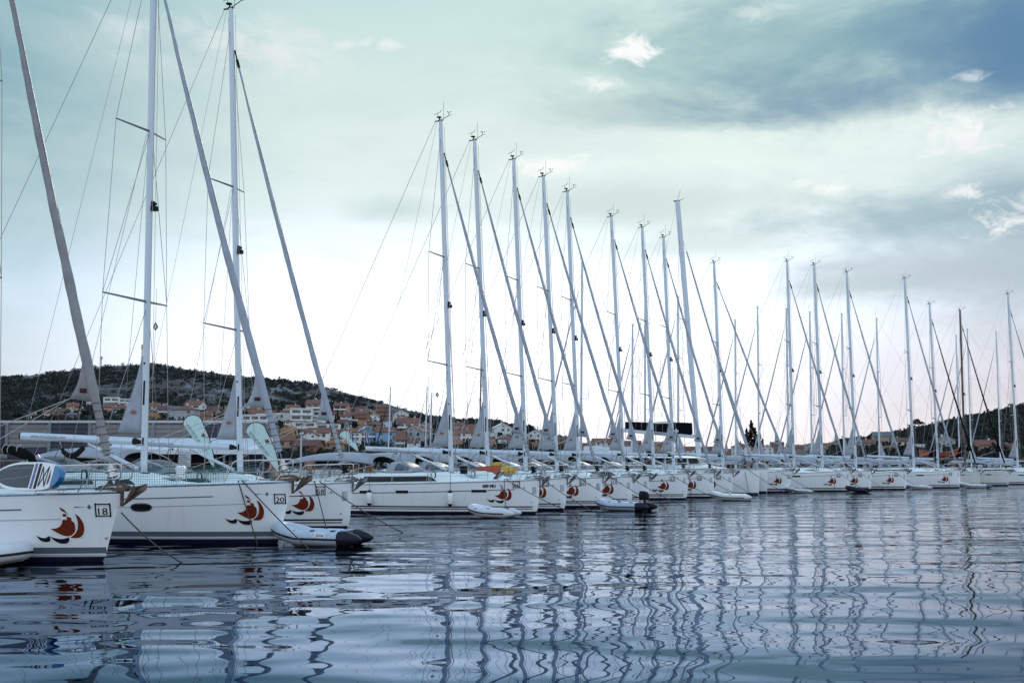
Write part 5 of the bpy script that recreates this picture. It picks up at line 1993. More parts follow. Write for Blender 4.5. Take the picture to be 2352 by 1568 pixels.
# two lattice masts on the ridge
for px, y0, y1, lab in ((232, 846, 818, 'short lattice aerial on the ridge left of mast 20'), (325, 840, 790, 'tall lattice aerial on the ridge just left of mast 20')):
    p = at_y(px, y0 + 6, 985)
    hgt = (y0 + 6 - y1) / FPX * 985
    root = tag(empty('lattice_aerial', p), lab, 'aerial', 'aerials on the ridge')
    m = MB()
    for sx, sy in ((-.6, -.5), (.6, -.5), (0, .6)):
        m.tube([(sx, sy, 0), (sx * .6, sy * .6, hgt)], .16, 4)
    for k in range(7):
        z = hgt * k / 7
        m.tube([(-.6, -.5, z), (.6, -.5, z + hgt / 7), (0, .6, z + hgt / 14), (-.6, -.5, z)], .09, 4)
    m.build('tower', GALV, root)
    m = MB()
    for k in range(3):
        w = 2.1 * k
        m.tube([(.8 * cos(w), .8 * sin(w), hgt * .82), (.8 * cos(w), .8 * sin(w), hgt * .98)], .28, 6)
    m.build('antenna', LGREY, root)
# ------------------------------------------------------------------ quay and pier
CONC = mat('quay_concrete', (.26, .26, .26), .85, var=.2, scale=.6, bump=.3, bscale=8)
edge = []
for k in (18, 20, 58, 66, 57, 61, 15, 36, 79, 2):
    o = YA[k].O
    s = YA[k].L + .9
    edge.append((o.x - s * cos(A), o.y - s * sin(A)))
edge = [(edge[0][0] - 12, -60)] + edge
QZ = .95
qe = edge[:5]
poly = qe + [(qe[-1][0] - 2, qe[-1][1] + 10), (-16, 110), (-30, 322), (-420, 322), (-420, -60)]
tag(MB().prism(poly, 'z', -2, QZ).build('quay', CONC), kind='structure')
m = MB()
pe = edge[4:] + [(edge[-1][0] + 60, edge[-1][1] + 80)]
for (ax, ay), (bx, by) in zip(pe, pe[1:]):
    d = Vector((bx - ax, by - ay)).normalized()
    n_ = Vector((-d.y, d.x))
    m.add([(ax, ay, -.4), (bx, by, -.4), (bx + n_.x * 2.6, by + n_.y * 2.6, -.4), (ax + n_.x * 2.6, ay + n_.y * 2.6, -.4), (ax, ay, .7), (bx, by, .7), (bx + n_.x * 2.6, by + n_.y * 2.6, .7), (ax + n_.x * 2.6, ay + n_.y * 2.6, .7)],
          [(0, 1, 5, 4), (1, 2, 6, 5), (2, 3, 7, 6), (3, 0, 4, 7), (4, 5, 6, 7)])
tag(m.build('pier', CONC), kind='structure')

# ------------------------------------------------------------------ warehouse on the quay
CORR = mat('navy_cladding', (.035, .038, .062), .55, var=.2, scale=.4)
CORB = mat('beige_cladding', (.20, .185, .185), .6, var=.12, scale=.4)
CORG = mat('slate_cladding', (.10, .12, .15), .6, var=.12, scale=.4)
POSTM = mat('grey_steel_post', (.16, .17, .19), .6)
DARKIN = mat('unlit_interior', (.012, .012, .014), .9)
WY = 68.0
wx = lambda px, y=WY: (px - 1176) / FPX * y * .995
wz = lambda py, y=WY: CAMH + (1068 - py) / FPX * y
wh = tag(empty('warehouse', (wx(300), WY, QZ), 0), 'low navy clad warehouse with beige panels behind the boats 18 and 20', 'warehouse')
x_l, x_r = wx(-260) - wx(300), wx(622) - wx(300)


def cladding(x0, x1, z0, z1, mt, name='cladding_panel', y=0.0):
    """Horizontal ribbed sheet between two heights."""
    vs, fs = [], []
    n = max(1, int(round((z1 - z0) / .28)))
    k = 0
    for i in range(n):
        a = z0 + (z1 - z0) * i / n
        b = z0 + (z1 - z0) * (i + 1) / n
        for zz, yy in ((a, y), (a + (b - a) * .72, y - .015), (a + (b - a) * .80, y + .045), (b - .01, y + .05)):
            vs += [(x0, yy, zz), (x1, yy, zz)]
    rows = len(vs) // 2
    for r in range(rows - 1):
        fs.append((2 * r, 2 * r + 1, 2 * r + 3, 2 * r + 2))
    return MB().add(vs, fs).build(name, mt, wh)


ztop = wz(974) - QZ
xs_ = [wx(p) - wx(300) for p in (-260, -110, 14, 112, 204, 350, 432, 530, 622)]
for i, (a, b) in enumerate(zip(xs_, xs_[1:])):
    lo = {0: CORR, 1: CORB, 2: CORR, 3: CORG, 4: CORR, 5: CORR, 6: CORR, 7: CORR}[i]
    hi = {0: CORR, 1: CORR, 2: CORB, 3: CORR, 4: CORB, 5: CORB, 6: CORR, 7: CORB}[i]
    zm = ztop * .62
    if i < 4:
        cladding(a + .09, b - .09, 0, zm * .62, CORR)
        cladding(a + .09, b - .09, zm * .62 + .02, zm, lo)
    elif i == 7:
        cladding(a + .09, b - .09, 0, zm, lo)
    cladding(a + .09, b - .09, zm + .02, ztop, hi)
for a in xs_:
    MB().box(a - .09, a + .09, -.07, .12, 0, ztop + .05).build('steel_post', POSTM, wh)
MB().box(x_l, x_r, -.10, .25, ztop + .06, ztop + .20).build('roof_edge', LGREY, wh)
MB().box(x_l, x_r, .3, 2.2, -.0, ztop - .02).build('wall', CORG, wh)
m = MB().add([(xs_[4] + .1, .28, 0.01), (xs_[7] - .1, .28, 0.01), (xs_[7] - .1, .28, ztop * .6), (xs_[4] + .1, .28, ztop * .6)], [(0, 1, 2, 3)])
m.build('bay_shade_sheet', DARKIN, wh)  # flat near-black sheet painted as the shade inside the open bays

# white awning in front of the open bays
AY = 64.0
aw_ = tag(empty('awning', (wx(400, AY), AY, QZ), 0), 'white sloping awning on posts in front of the dark open warehouse', 'awning')
xa, xb = wx(236, AY) - wx(400, AY), wx(612, AY) - wx(400, AY)
zl, zh = wz(1034, AY) - QZ, wz(1008, 67) - QZ
m = MB().add([(xa, 0, zl), (xb, 0, zl), (xb, 3.6, zh), (xa, 3.6, zh), (xa, 0, zl + .06), (xb, 0, zl + .06), (xb, 3.6, zh + .06), (xa, 3.6, zh + .06)],
             [(3, 2, 1, 0), (4, 5, 6, 7), (0, 1, 5, 4), (1, 2, 6, 5), (2, 3, 7, 6), (3, 0, 4, 7)])
m.box(xa, xb, -.03, -.005, zl - .22, zl + .05)
m.build('canopy', CANVW, aw_)
for k in range(5):
    x = xa + .2 + (xb - xa - .4) * k / 4
    MB().box(x - .05, x + .05, .05, .15, 0, zl - .01).build('post', POSTM, aw_)
# notice board under the awning
nb = tag(empty('notice_board', (wx(424, 63.6), 63.6, QZ)), 'small pale notice board on a post under the white awning', 'notice board')
MB().box(-.35, .35, -.03, .03, 1.15, 2.0).build('panel', LGREY, nb)
MB().box(-.04, .04, .031, .10, 0, 1.9).build('post', POSTM, nb)
m = MB()
for r in range(6):
    m.box(-.28, .28 - .1 * (r % 3), -.034, -.031, 1.25 + .11 * r, 1.29 + .11 * r)
m.build('printed_lines', GREYV, nb)


# ------------------------------------------------------------------ parked cars
def car(base, rz, paint, label, ln=4.5):
    root = tag(empty('parked_car', base, rz), label, 'car', 'cars parked by the warehouse')
    L2, w = ln / 2, .88
    prof = [(-L2, .42), (-L2 + .03, .80), (-L2 + .25, .98), (-L2 + .75, 1.42), (-.2, 1.56), (.55, 1.50), (1.20, 1.04), (L2 - .12, .86), (L2, .62), (L2 - .03, .40)]
    rings = []
    for y, k in ((-w, .94), (-w * .97, 1.0), (w * .97, 1.0), (w, .94)):
        rings.append([(x * (1 if k == 1 else .985), y * (1 - .16 * max(0, z - .95)), .40 + (z - .40) * k) for x, z in prof])
    MB().loft(rings).build('body', paint, root, True)
    for sd in (-1, 1):
        yy = lambda z: sd * (w * (1 - .16 * max(0, z - .95)) + .006)
        for q in ([(-L2 + .50, 1.02), (-L2 + .85, 1.36), (-.75, 1.43), (-.75, 1.03)], [(-.68, 1.03), (-.68, 1.44), (.12, 1.45), (.12, 1.03)], [(.19, 1.03), (.19, 1.44), (.50, 1.42), (1.02, 1.04)]):
            MB().add([(x, yy(z), z) for x, z in q], [(0, 1, 2, 3)]).build('side_window', GLASS, root)
        MB().box(.80, 1.0, sd * (w + .02), sd * (w + .2), 1.0, 1.14).build('wing_mirror', paint, root)
        for x in (-L2 + .85, L2 - .85):
            wl = MB().tube([(x, sd * (w - .20), .33), (x, sd * (w + .01), .33)], .33, 16).build('wheel', RUBBER, root, True)
            MB().tube([(x, sd * (w + .011), .33), (x, sd * (w + .03), .33)], .20, 12).build('rim', STEEL, wl)
    MB().add([(.62, -.66, 1.475), (.62, .66, 1.475), (1.17, .76, 1.09), (1.17, -.76, 1.09)], [(0, 1, 2, 3)]).build('windscreen', GLASS, root)
    MB().add([(-L2 + .28, -.72, 1.02), (-L2 + .28, .72, 1.02), (-L2 + .72, .64, 1.40), (-L2 + .72, -.64, 1.40)], [(0, 1, 2, 3)]).build('rear_window', GLASS, root)
    MB().box(-L2 + .5, .5, -.62, -.58, 1.55, 1.60).box(-L2 + .5, .5, .58, .62, 1.55, 1.60).build('roof_rail', RUBBER, root)
    for sd in (-1, 1):
        MB().ball((L2 - .12, sd * .62, .74), .08, .16, .08, 8, 5).build('headlight', GLASS, root, True)
        MB().ball((-L2 + .06, sd * .70, .84), .05, .10, .13, 8, 5).build('tail_light', RED, root, True)


CARD = mat('dark_car_paint', (.02, .021, .026), .2, coat=.5)
CARG = mat('grey_car_paint', (.12, .13, .15), .25, coat=.5)
car((wx(34, 60), 60, QZ), pi - .1, CARD, 'dark estate car parked by the navy cladding, roof seen above sloop 18', 4.9)
car((wx(226, 61.5), 61.5, QZ), pi - .05, CARG, 'grey car parked behind the mast foot of sloop 20', 4.3)
car((wx(-140, 60.5), 60.5, QZ), .1, CARG, 'grey hatchback parked beyond the left edge beside the dark estate car', 4.2)

# ------------------------------------------------------------------ feather flags
MINT = mat('mint_flag_cloth', (.52, .70, .67), .8, var=.06, scale=2)


def feather(px, py_top, py_bot, Y, label, lean, wpx):
    sc = Y / FPX
    z1 = CAMH + (1068 - py_top) * sc
    H = z1 - QZ
    base = Vector(((px - 1176) * sc * .995, Y, QZ))
    root = tag(empty('feather_flag', base, 0), label, 'flag', 'mint feather flags of the marina')
    w = wpx * sc
    hf = (py_bot - py_top) * sc
    z0 = H - hf
    # pole runs up the right side and bows over the top, cloth between pole and a slanting edge
    out = []
    n = 26
    for i in range(n + 1):
        t = i / n
        x = lean * (t - 1) * .0 + w * (.5 - .50 * t ** 2.2)
        z = z0 + (hf - w * .42) * t
        out.append((x + w * .5 * (1 - t) * .35, z))
    top = []
    cx = -w * .0
    a = out[-1]
    for i in range(1, 13):
        k = pi * i / 12
        top.append((a[0] - w * .5 * (1 - cos(k)), a[1] + w * .44 * sin(k)))
    left = []
    b = top[-1]
    for i in range(1, 15):
        t = i / 14
        left.append((b[0] + (out[0][0] - .05 - b[0]) * t ** 1.05, b[1] + (z0 - b[1]) * t))
    ring = out + top + left
    f = MB().prism(ring, 'y', -.008, .008).build('flag_cloth', MINT, root)
    pole = [(out[0][0] + .02, 0, 0)] + [(p[0] + .02, 0, p[1]) for p in out[::4]] + [(p[0], 0, p[1] + .015) for p in top]
    MB().tube(pole, .022, 6).build('pole', BLACK, root)
    # lettering of the other side shows through mirrored, slanting down the long edge
    bz = z0 + hf * .60
    ang = math.atan2(z0 - b[1], out[0][0] - b[0])
    vs, fs = [], []
    for i in range(22):                                # a line of print too small to read
        u0, u1, v0, v1 = hf * (.08 + .028 * i), hf * (.08 + .028 * i + .016), .006 * hf, .020 * hf
        fs.append(tuple(len(vs) + q for q in range(4)))
        vs += [(b[0] + cos(ang) * u - sin(ang) * v, -.012, b[1] + sin(ang) * u + cos(ang) * v) for u, v in ((u0, v0), (u1, v0), (u1, v1), (u0, v1))]
    MB().add(vs, fs).build('small_print', GREYV, f)
    for s, k, off, mt in (('marina hramina', .105 * hf, .055 * hf, NAVYV),):
        tr, tw = text_tris(s, 0.0)
        ln = hf * .64
        kx = ln / tw
        vs, fs = [], []
        for t_ in tr:
            fs.append(tuple(len(vs) + i for i in range(3)))
            for p in t_:
                u = ln - p[0] * kx + .06 * hf
                v = off - .02 * hf + p[1] * k * .5
                vs.append((b[0] + cos(ang) * u - sin(ang) * v, -.012, b[1] + sin(ang) * u + cos(ang) * v))
        MB().add(vs, fs).build('mirrored_lettering', mt, f)
    ex, ez, es = b[0] + w * .96, z0 + hf * .56, w * .42

    def em(pl):
        return [(ex + es * (1 - p[0] / 311) * .9, ez + es * .85 * (1 - p[1] / 252)) for p in pl]
    for pls, mt, nm in ((EM_SAIL[3:], RED, 'sail_emblem'), (EM_WAVE, NAVYV, 'wave_emblem')):
        vs, fs = [], []
        for pl in pls:
            for t_ in poly_tris(em(pl)):
                fs.append(tuple(len(vs) + i for i in range(3)))
                vs += [(p[0], -.012, p[1]) for p in t_]
        MB().add(vs, fs).build(nm, mt, f)


feather(463, 955, 1072, 57, 'mint feather flag behind the boom of sloop 58, left of its mast', 0, 44)
feather(610, 972, 1082, 55, 'mint feather flag standing clear between mast 58 and its headsail', 0, 46)
feather(805, 990, 1036, 66, 'mint feather flag partly hidden, its round top above the boom end of sloop 66', 0, 26)


# ------------------------------------------------------------------ inflatable dinghies
def dinghy(px, py, yaw, ln, tube_m, cone_m, label, engine=False, letters=None, r=.19, zoff=0.0, wide=.78, bow=.17, side=-1, lx=.22):
    """Bow at local -x; two tubes run aft and end in cones."""
    p = on_z(px, py, 0)
    root = tag(empty('inflatable_dinghy', (p.x, p.y, zoff), yaw), label, 'dinghy', 'inflatable dinghies lying off the bows')
    w = wide - r
    x0, x1 = -ln / 2, ln / 2
    path, rad = [], []
    for i in range(11):
        t = i / 10
        path.append((x1 - .42 - (ln - 1.25) * t, -w, r * .92 + .02 * t))
        rad.append(r)
    for i in range(1, 12):
        k = pi * i / 12
        path.append((x0 + .83 - .72 * sin(k), -w * cos(k), r * .92 + .02 + bow * sin(k)))
        rad.append(r * (1 - .06 * sin(k)))
    for i in range(11):
        t = 1 - i / 10
        path.append((x1 - .42 - (ln - 1.25) * t, w, r * .92 + .02 * t))
        rad.append(r)
    tb = MB().tube(path, rad, 14, cap=False).build('buoyancy_tube', tube_m, root, True)
    for sd in (-1, 1):
        c = MB().tube([(x1 - .66, sd * w, r * .92), (x1 - .42, sd * w, r * .92), (x1 - .12, sd * w, r * .86), (x1, sd * w, r * .82)], [r * 1.012, r * 1.012, r * .55, r * .18], 14)
        c.build('tube_end_cone', cone_m, root, True)
    # rubbing strake round the outside
    st = []
    for q in path:
        v = Vector((q[0] - (x0 + .83) if q[0] < x0 + .83 else 0, q[1], 0))
        v = v.normalized() if v.length > 1e-6 else Vector((-1, 0, 0))
        st.append((q[0] + v.x * r * .97, q[1] + v.y * r * .97, q[2] - .02))
    MB().tube(st, .028, 5).build('rubbing_strake', HYPD, tb, True)
    MB().prism([(x0 + .35, -w), (x1 - .55, -w), (x1 - .55, w), (x0 + .35, w)], 'z', .06, .10).build('floor', LGREY, root)
    MB().box(x1 - .60, x1 - .54, -w + .04, w - .04, .02, .40).build('transom', GREYV, root)
    MB().box(-.05, .2, -w, w, .30, .34).build('thwart', LGREY, root)
    for x in (-.6, -.05, .55, .85):
        if x < x1 - .75:
            for sd in (-1, 1):
                MB().box(x - .06, x + .06, sd * w - .05 - .06 * (sd < 0), sd * w + .05 + .06 * (sd > 0), r * 1.86, r * 1.98).build('grab_handle', RUBBER, tb)
    m = MB()
    for sd in (-1, 1):
        m.tube([(-.62, sd * (w + .06), r * 1.9), (-.3, sd * (w + .09), r * 1.72), (-.05, sd * (w + .06), r * 1.9), (.25, sd * (w + .09), r * 1.72), (.55, sd * (w + .06), r * 1.9)], .008, 4)
    m.build('grab_line', ROPEW, tb)
    if letters:
        k = .085
        tr, tw = text_tris(letters, .0)
        m, pm = MB(), MB()
        for t_ in tr:
            m.add([(lx - side * ((p[0] - tw / 2) * k + p[1] * k * .2), side * ((w + r * .965) + .016 - .10 * p[1] * k), r * 1.22 + p[1] * k) for p in t_], [(0, 1, 2)])
        hw = tw * k / 2 + .05
        pm.add([(lx - hw, side * (w + r * .97 + .008), r * 1.08), (lx + hw, side * (w + r * .97 + .008), r * 1.08), (lx + hw, side * (w + r * .88 + .008), r * 1.08 + .15), (lx - hw, side * (w + r * .88 + .008), r * 1.08 + .15)], [(0, 1, 2, 3)])
        pm.build('name_patch', WHITEV if tube_m is HYP else BLACK, tb)
        m.build('patch_lettering', BLACK if tube_m is HYP else WHITEV, tb)
    if engine:
        e = MB().loft([[(x1 - .62 + dx * k, dy * k, z) for dx, dy in ((-.05, -.15), (.32, -.13), (.38, 0), (.32, .13), (-.05, .15))] for z, k in ((.50, .85), (.56, 1.05), (.78, 1.1), (.90, .9), (.95, .5))])
        e.build('outboard_motor', BLACK, root, True)
        MB().tube([(x1 - .45, 0, .5), (x1 - .38, 0, .1), (x1 - .38, 0, -.3)], .06, 8).build('motor_leg', BLACK, root)
        MB().tube([(x1 - .68, 0, .62), (x1 - 1.15, .1, .74)], .022, 6).build('tiller', BLACK, root)
    return root


dinghy(738, 1250, -.22, 2.7, HYP, HYPD, 'grey dinghy with navy tube ends lying off the bow of sloop 20', letters='Jama', r=.215, wide=.70, bow=.22)
dinghy(-74, 1297, pi - .12, 2.7, HYPW, HYPW, 'white dinghy cut off by the left edge below sloop 18', letters='Jama', r=.215, bow=.10, side=1, lx=-.55)
dinghy(1134, 1187, -.30, 2.15, HYPW, HYPW, 'small white dinghy lying against the side of sloop 66', r=.20, wide=.72)
dinghy(1437, 1171, -.50, 2.9, HYP, HYPD, 'grey dinghy with a black outboard motor before sloop 71', engine=True, r=.21)
dinghy(1680, 1148, -.25, 2.5, HYPW, HYPW, 'white dinghy off the bow of sloop 68', r=.20)
dinghy(1836, 1131, -.12, 2.0, HYPW, HYPW, 'white dinghy lying low between sloops 15 and 86', r=.15)
dinghy(1973, 1130, -.30, 2.0, HYPD, BLACK, 'dark grey dinghy with black tube ends under the bow of sloop 83', r=.20)
dinghy(2110, 1123, -.25, 2.3, HYPW, HYPW, 'white dinghy under the bow of sloop 36', r=.20)
dinghy(2241, 1120, -.10, 2.9, HYPW, GREYV, 'white dinghy with grey tube ends under the ivory sloop 2618 ZD', r=.20)


# ------------------------------------------------------------------ mooring ropes
def rope(p, q, sag, label, r=.014, group='mooring ropes running from the bows into the water', m_=None):
    p, q = Vector(p), Vector(q)
    n = 10
    pts = []
    for i in range(n + 1):
        t = i / n
        v = p.lerp(q, t) - p
        v.z -= sag * 4 * t * (1 - t)
        pts.append(tuple(v))
    o = MB().tube(pts, r, 6).build('mooring_rope', m_ or ROPE, None, True, loc=p)
    tag(o, label, 'rope', group)


def bowpt(k, s=.55, dz=.06):
    y = YA[k]
    z = y.sheer(s) + dz
    return loc2w(k, s, -(y.y(-s, z - .1) - .03), z)


def seen(k, px, py):
    return on_z(px, py, -.03)


y18 = YA[18]
rope(loc2w(18, -.0, 0, 1.12), on_z(427, 1297, -.05), .10, 'brown rope slanting from the stem of sloop 18 into the open water', .018)
rope(bowpt(20, 1.35, .10), on_z(592, 1253, -.05), .0, 'rope hanging straight down from the foredeck of sloop 20, left of its emblem', .017)
rope(bowpt(20, 1.25, .10), on_z(712, 1262, -.05), .04, 'rope slanting across the bow of sloop 20 towards the grey dinghy', .017)
rope(bowpt(20, .62, .05), on_z(655, 1250, -.05), .0, 'thin rope hanging straight down by the plate 20', .012)
rope(bowpt(58, 1.15, .10), on_z(752, 1222, -.05), .0, 'rope hanging down the bow of sloop 58 across its emblem', .017)
rope(bowpt(58, 1.0, .10), on_z(932, 1226, -.05), .10, 'rope slanting from the foredeck of sloop 58 into open water', .017)
rope(bowpt(66, 1.45, .10), on_z(1162, 1189, -.05), 0, 'rope hanging straight down the bow of sloop 66 across its emblem', .018)
rope(bowpt(66, 1.4, .10), on_z(1345, 1188, -.05), .12, 'rope slanting from the foredeck of sloop 66 past its plate', .017)
for k, dx, dy in ((72, 104, 17), (57, 112, 12), (71, 104, 12), (65, 110, 14), (61, 110, 10), (30, 112, 10), (68, 100, 12), (15, 92, 10), (86, 70, 12), (83, 64, 10), (36, 60, 8)):
    b = bowpt(k, 1.2, .10)
    bpx = [f for f in FLEET if f[0] == k][0]
    rope(b, on_z(bpx[1] + dx * .8, bpx[2] + dy * .8, -.05), .10, 'rope slanting from the foredeck of sloop %s into open water' % k, .017)
for k, s in ((72, 1.9), (57, 1.7), (71, 1.6), (61, 1.5), (30, 1.3), (86, 1.1), (83, 1.2), (79, .9)):
    b = bowpt(k, s, .06)
    yk = YA[k]
    q = loc2w(k, s + .25, -(yk.y(-s, .3) + .12), -.05)
    rope(b, q, 0, 'rope hanging straight down the bow side of sloop %s' % k, .015)
cb = CAT_O
cl = lambda s, y, z: Vector((cb.x - s * cos(A) - y * sin(A), cb.y - s * sin(A) + y * cos(A), z))
rope(cl(1.1, -.32, 1.95), on_z(1722, 1138, -.05), 0, 'rope hanging straight down the near bow of the catamaran', .016)
rope(cl(.9, -.30, 1.95), on_z(1818, 1139, -.05), .1, 'rope slanting from the near bow of the catamaran', .017)

# ------------------------------------------------------------------ fenders on sloop 66
for s, lab in ((7.55, 'white fender with black ends hanging near the stern window of sloop 66'), (3.75, 'white fender with black ends hanging amidships of sloop 66')):
    yk = YA[66]
    z0 = .36
    yy = yk.y(-s, .7) + .14
    p = loc2w(66, s, -yy, z0)
    root = tag(empty('fender', p, A), lab, 'fender', 'fenders hanging on sloop 66')
    MB().tube([(0, 0, .05), (0, 0, .11), (0, 0, .60), (0, 0, .66)], [.08, .125, .125, .08], 14).build('body', WHITEV, root, True)
    for a, b, c in ((.11, .03, 0), (.60, .68, .73)):
        MB().tube([(0, 0, a), (0, 0, b), (0, 0, c)], [.127, .075, .02], 12).build('end_cap', NAVYV, root, True)
    MB().tube([(0, 0, .72), (0, .06, yk.sheer(s) + .55 - z0)], .010, 5).build('lanyard', ROPE, root)

# ------------------------------------------------------------------ paddleboard leaning on the rail of sloop 18
BLUE = mat('board_blue', (.02, .16, .36), .35)
VIOL = mat('board_violet', (.06, .05, .28), .35)
PADD = mat('board_grey_pad', (.075, .08, .095), .7)
s_c = 2.25
p = loc2w(18, s_c, -.62, YA[18].sheer(s_c) + .13)
pb = tag(empty('paddleboard', p, A), 'white paddleboard with a blue tip and grey deck pad lying on edge along sloop 18', 'paddleboard')
pb.rotation_euler = (radians(-14), 0, A - .38)


def board(x0, x1, inset=0.0):
    """Outline of the board between two stations along it, standing on edge."""
    up, dn = [], []
    for i in range(25):
        x = x0 + (x1 - x0) * i / 24
        u = (x + 1.6) / 3.2
        h = .33 * (max(0.0, 1 - abs(2 * u - 1) ** (2.6 if u < .5 else 4.2))) ** (.75 if u < .5 else .5) - inset
        up.append((x, .30 + max(.002, h)))
        dn.append((x, .30 - max(.002, h)))
    return up + dn[::-1]


MB().prism(board(-1.6, 1.6), 'y', -.05, .07).build('board', WHITEV, pb)
for a, b, mt, nm, ins in ((-1.38, .28, PADD, 'deck_pad', .05), (.36, .46, VIOL, 'violet_stripe', .035), (.54, .66, BLACK, 'black_stripe', .035), (1.27, 1.60, BLUE, 'blue_tip', .004)):
    MB().prism(board(a, b, ins), 'y', -.056, -.0515).build(nm, mt, pb)
MB().prism(board(1.30, 1.605, -.006), 'y', -.045, .072).build('blue_rail', BLUE, pb)
m = MB()
for a, b in (((.76, .52), (.74, .06)), ((.76, .52), (1.02, .06)), ((1.04, .52), (.74, .06)), ((1.04, .52), (1.02, .06))):
    m.tube([(a[0], -.06, a[1]), (b[0], -.06, b[1])], .009, 4)
m.build('bungee_cord', BLACK, pb)
m = MB().prism([(1.13, .45), (1.18, .30), (1.17, .16), (1.12, .10), (1.10, .2)], 'y', -.056, -.0515)
m.build('tip_emblem', RED, pb)

# ------------------------------------------------------------------ green net along the rail of sloop 20
nm_ = bpy.data.materials.new('green_net')
nm_.use_nodes = True
t = nm_.node_tree
bs = t.nodes['Principled BSDF']
bs.inputs['Base Color'].default_value = (.05, .15, .14, 1)
bs.inputs['Roughness'].default_value = .8
uvn = t.nodes.new('ShaderNodeTexCoord')
spx = t.nodes.new('ShaderNodeSeparateXYZ')
t.links.new(uvn.outputs['Object'], spx.inputs[0])
fx = math_node(t, 'FRACT', math_node(t, 'MULTIPLY', spx.outputs[0], 15.0))
fz = math_node(t, 'FRACT', math_node(t, 'MULTIPLY', spx.outputs[2], 15.0))
msk = math_node(t, 'MAXIMUM', math_node(t, 'LESS_THAN', fx, .13), math_node(t, 'LESS_THAN', fz, .13))
tb_ = t.nodes.new('ShaderNodeBsdfTransparent')
ms_ = t.nodes.new('ShaderNodeMixShader')
t.links.new(msk, ms_.inputs[0])
t.links.new(tb_.outputs[0], ms_.inputs[1])
t.links.new(bs.outputs[0], ms_.inputs[2])
t.links.new(ms_.outputs[0], t.nodes['Material Output'].inputs['Surface'])
yk = YA[20]
for sd, lab in ((-1, 'near'), (1, 'far')):
    vs, fs = [], []
    st_ = [1.7 + (yk.L - 3.2) * i / 40 for i in range(41)]
    for s in st_:
        y = sd * (yk.y(-s, yk.sheer(s) - .01) - .04)
        zz = yk.sheer(s)
        for k in range(4):
            u = k / 3
            vs.append((-s, y + sd * .02 * sin(7 * s + 2 * u), zz + .02 + .56 * u - .05 * abs(sin(1.8 * s)) * (u == 1)))
    for i in range(40):
        for k in range(3):
            fs.append((4 * i + k, 4 * i + k + 1, 4 * i + k + 5, 4 * i + k + 4))
    MB().add(vs, fs).build('rail_net', nm_, yk.root)

# ------------------------------------------------------------------ things on deck and on the pier
# black folded canopy at the stern of sloop 20
p = at_y(40, 1034, loc2w(20, 9.0, -1.0, 2.6).y)
fb_ = tag(empty('folded_canopy', p, A), 'black rolled canopy tied with pale cord at the left edge', 'canopy')
MB().tube([(-1.6, 0, .05), (-.8, 0, .05), (-.2, 0, .0), (.25, 0, -.10), (.55, 0, -.25), (.72, 0, -.42)], [.12, .13, .14, .16, .13, .05], 9).build('rolled_cloth', CANVD, fb_, True)
m = MB()
for x in (-.9, -.45, -.25, .1):
    m.tube([(x + .02 * sin(w), .15 * cos(w), .03 + .15 * sin(w)) for w in [2 * pi * i / 10 for i in range(11)]], .012, 4)
m.build('tie_cord', ROPEW, fb_)
for y in (-.1, .5):
    MB().tube([(.35, y, -.12), (.9, y, -.95)], .016, 5).build('canopy_strut', STEEL, fb_)

# sagging hammock-like black hose under the boom of sloop 20
bo_z = YA[20].boomz(3.2) - .12
p = loc2w(20, YA[20].J + 3.1, 0, bo_z)
hm = tag(empty('hanging_hose', p, A), 'black hose bundle slung in a sag under the boom of sloop 20', 'hose')
for dz in (0, .05, .10):
    MB().tube([(-.05 + .95 * i / 8, -.02 * (dz * 20), -.16 - .34 * sin(pi * i / 8 * .9 + .15) + dz) for i in range(1, 9)], .045, 6).build('hose', RUBBER, hm, True)
MB().tube([(-.05, 0, 0), (.07, 0, -.28)], .012, 4).build('sling', ROPEW, hm)
MB().tube([(.9, 0, -.25), (1.35, 0, -.02)], .012, 4).build('sling', ROPEW, hm)

# rust-red board lying on the foredeck beyond the mast of sloop 72
pz = loc2w(66, 2.9, .9, 1.98)
kb = tag(empty('red_sail_board', pz, A), 'rust red board lying on edge on the foredeck of sloop 66', 'board')
MB().prism([(-.62, .06), (-.55, .14), (.66, .22), (.68, .0), (.46, -.22), (.15, -.06), (-.62, .0)], 'y', -.06, .06).build('board', ORANGE, kb)
# grey flexible hatch on the foredeck of 66
MB().prism([(-.12, .0), (.22, .36), (.26, .34), (-.06, -.02)], 'y', -.3, .3).build('open_hatch', GLASS, YA[66].root, loc=(-2.05, 0, 1.58))
p = loc2w(66, 4.0 - .45, -.35, YA[66].zc + .12)
rb = MB().box(-.17, .17, -.03, .03, 0, .36).build('throw_box', BLACK, YA[66].root, loc=(-(YA[66].J - .75), -.35, YA[66].zc - .02))

# yellow bundles on deck between 72 and 57
for k, s, lab in ((72, 3.4, 'yellow canvas bundle on the cabin top of sloop 72'), (57, 6.0, 'flatter yellow canvas bundle on the cabin top of sloop 57')):
    p = loc2w(k, s, .5, YA[k].cr(s)[2] + .05)
    b = tag(empty('canvas_bundle', p, A), lab, 'bundle')
    rg = []
    for i in range(9):
        u = i / 8
        rr_ = .22 * (1 + .25 * sin(5 * u + s)) * sin(pi * (.12 + .76 * u)) ** .5
        rg.append([(-.55 + 1.1 * u, rr_ * 1.2 * cos(w), .20 + rr_ * sin(w) * (1 + .1 * sin(3 * w + 4 * u))) for w in [2 * pi * j / 12 for j in range(12)]])
    MB().loft(rg).build('cloth', YELLOW, b, True)
    m = MB()
    for x in (-.25, .28):
        m.tube([(x, .29 * cos(w), .20 + .25 * sin(w)) for w in [2 * pi * j / 12 for j in range(13)]], .012, 4)
    m.build('lashing', ROPE, b)

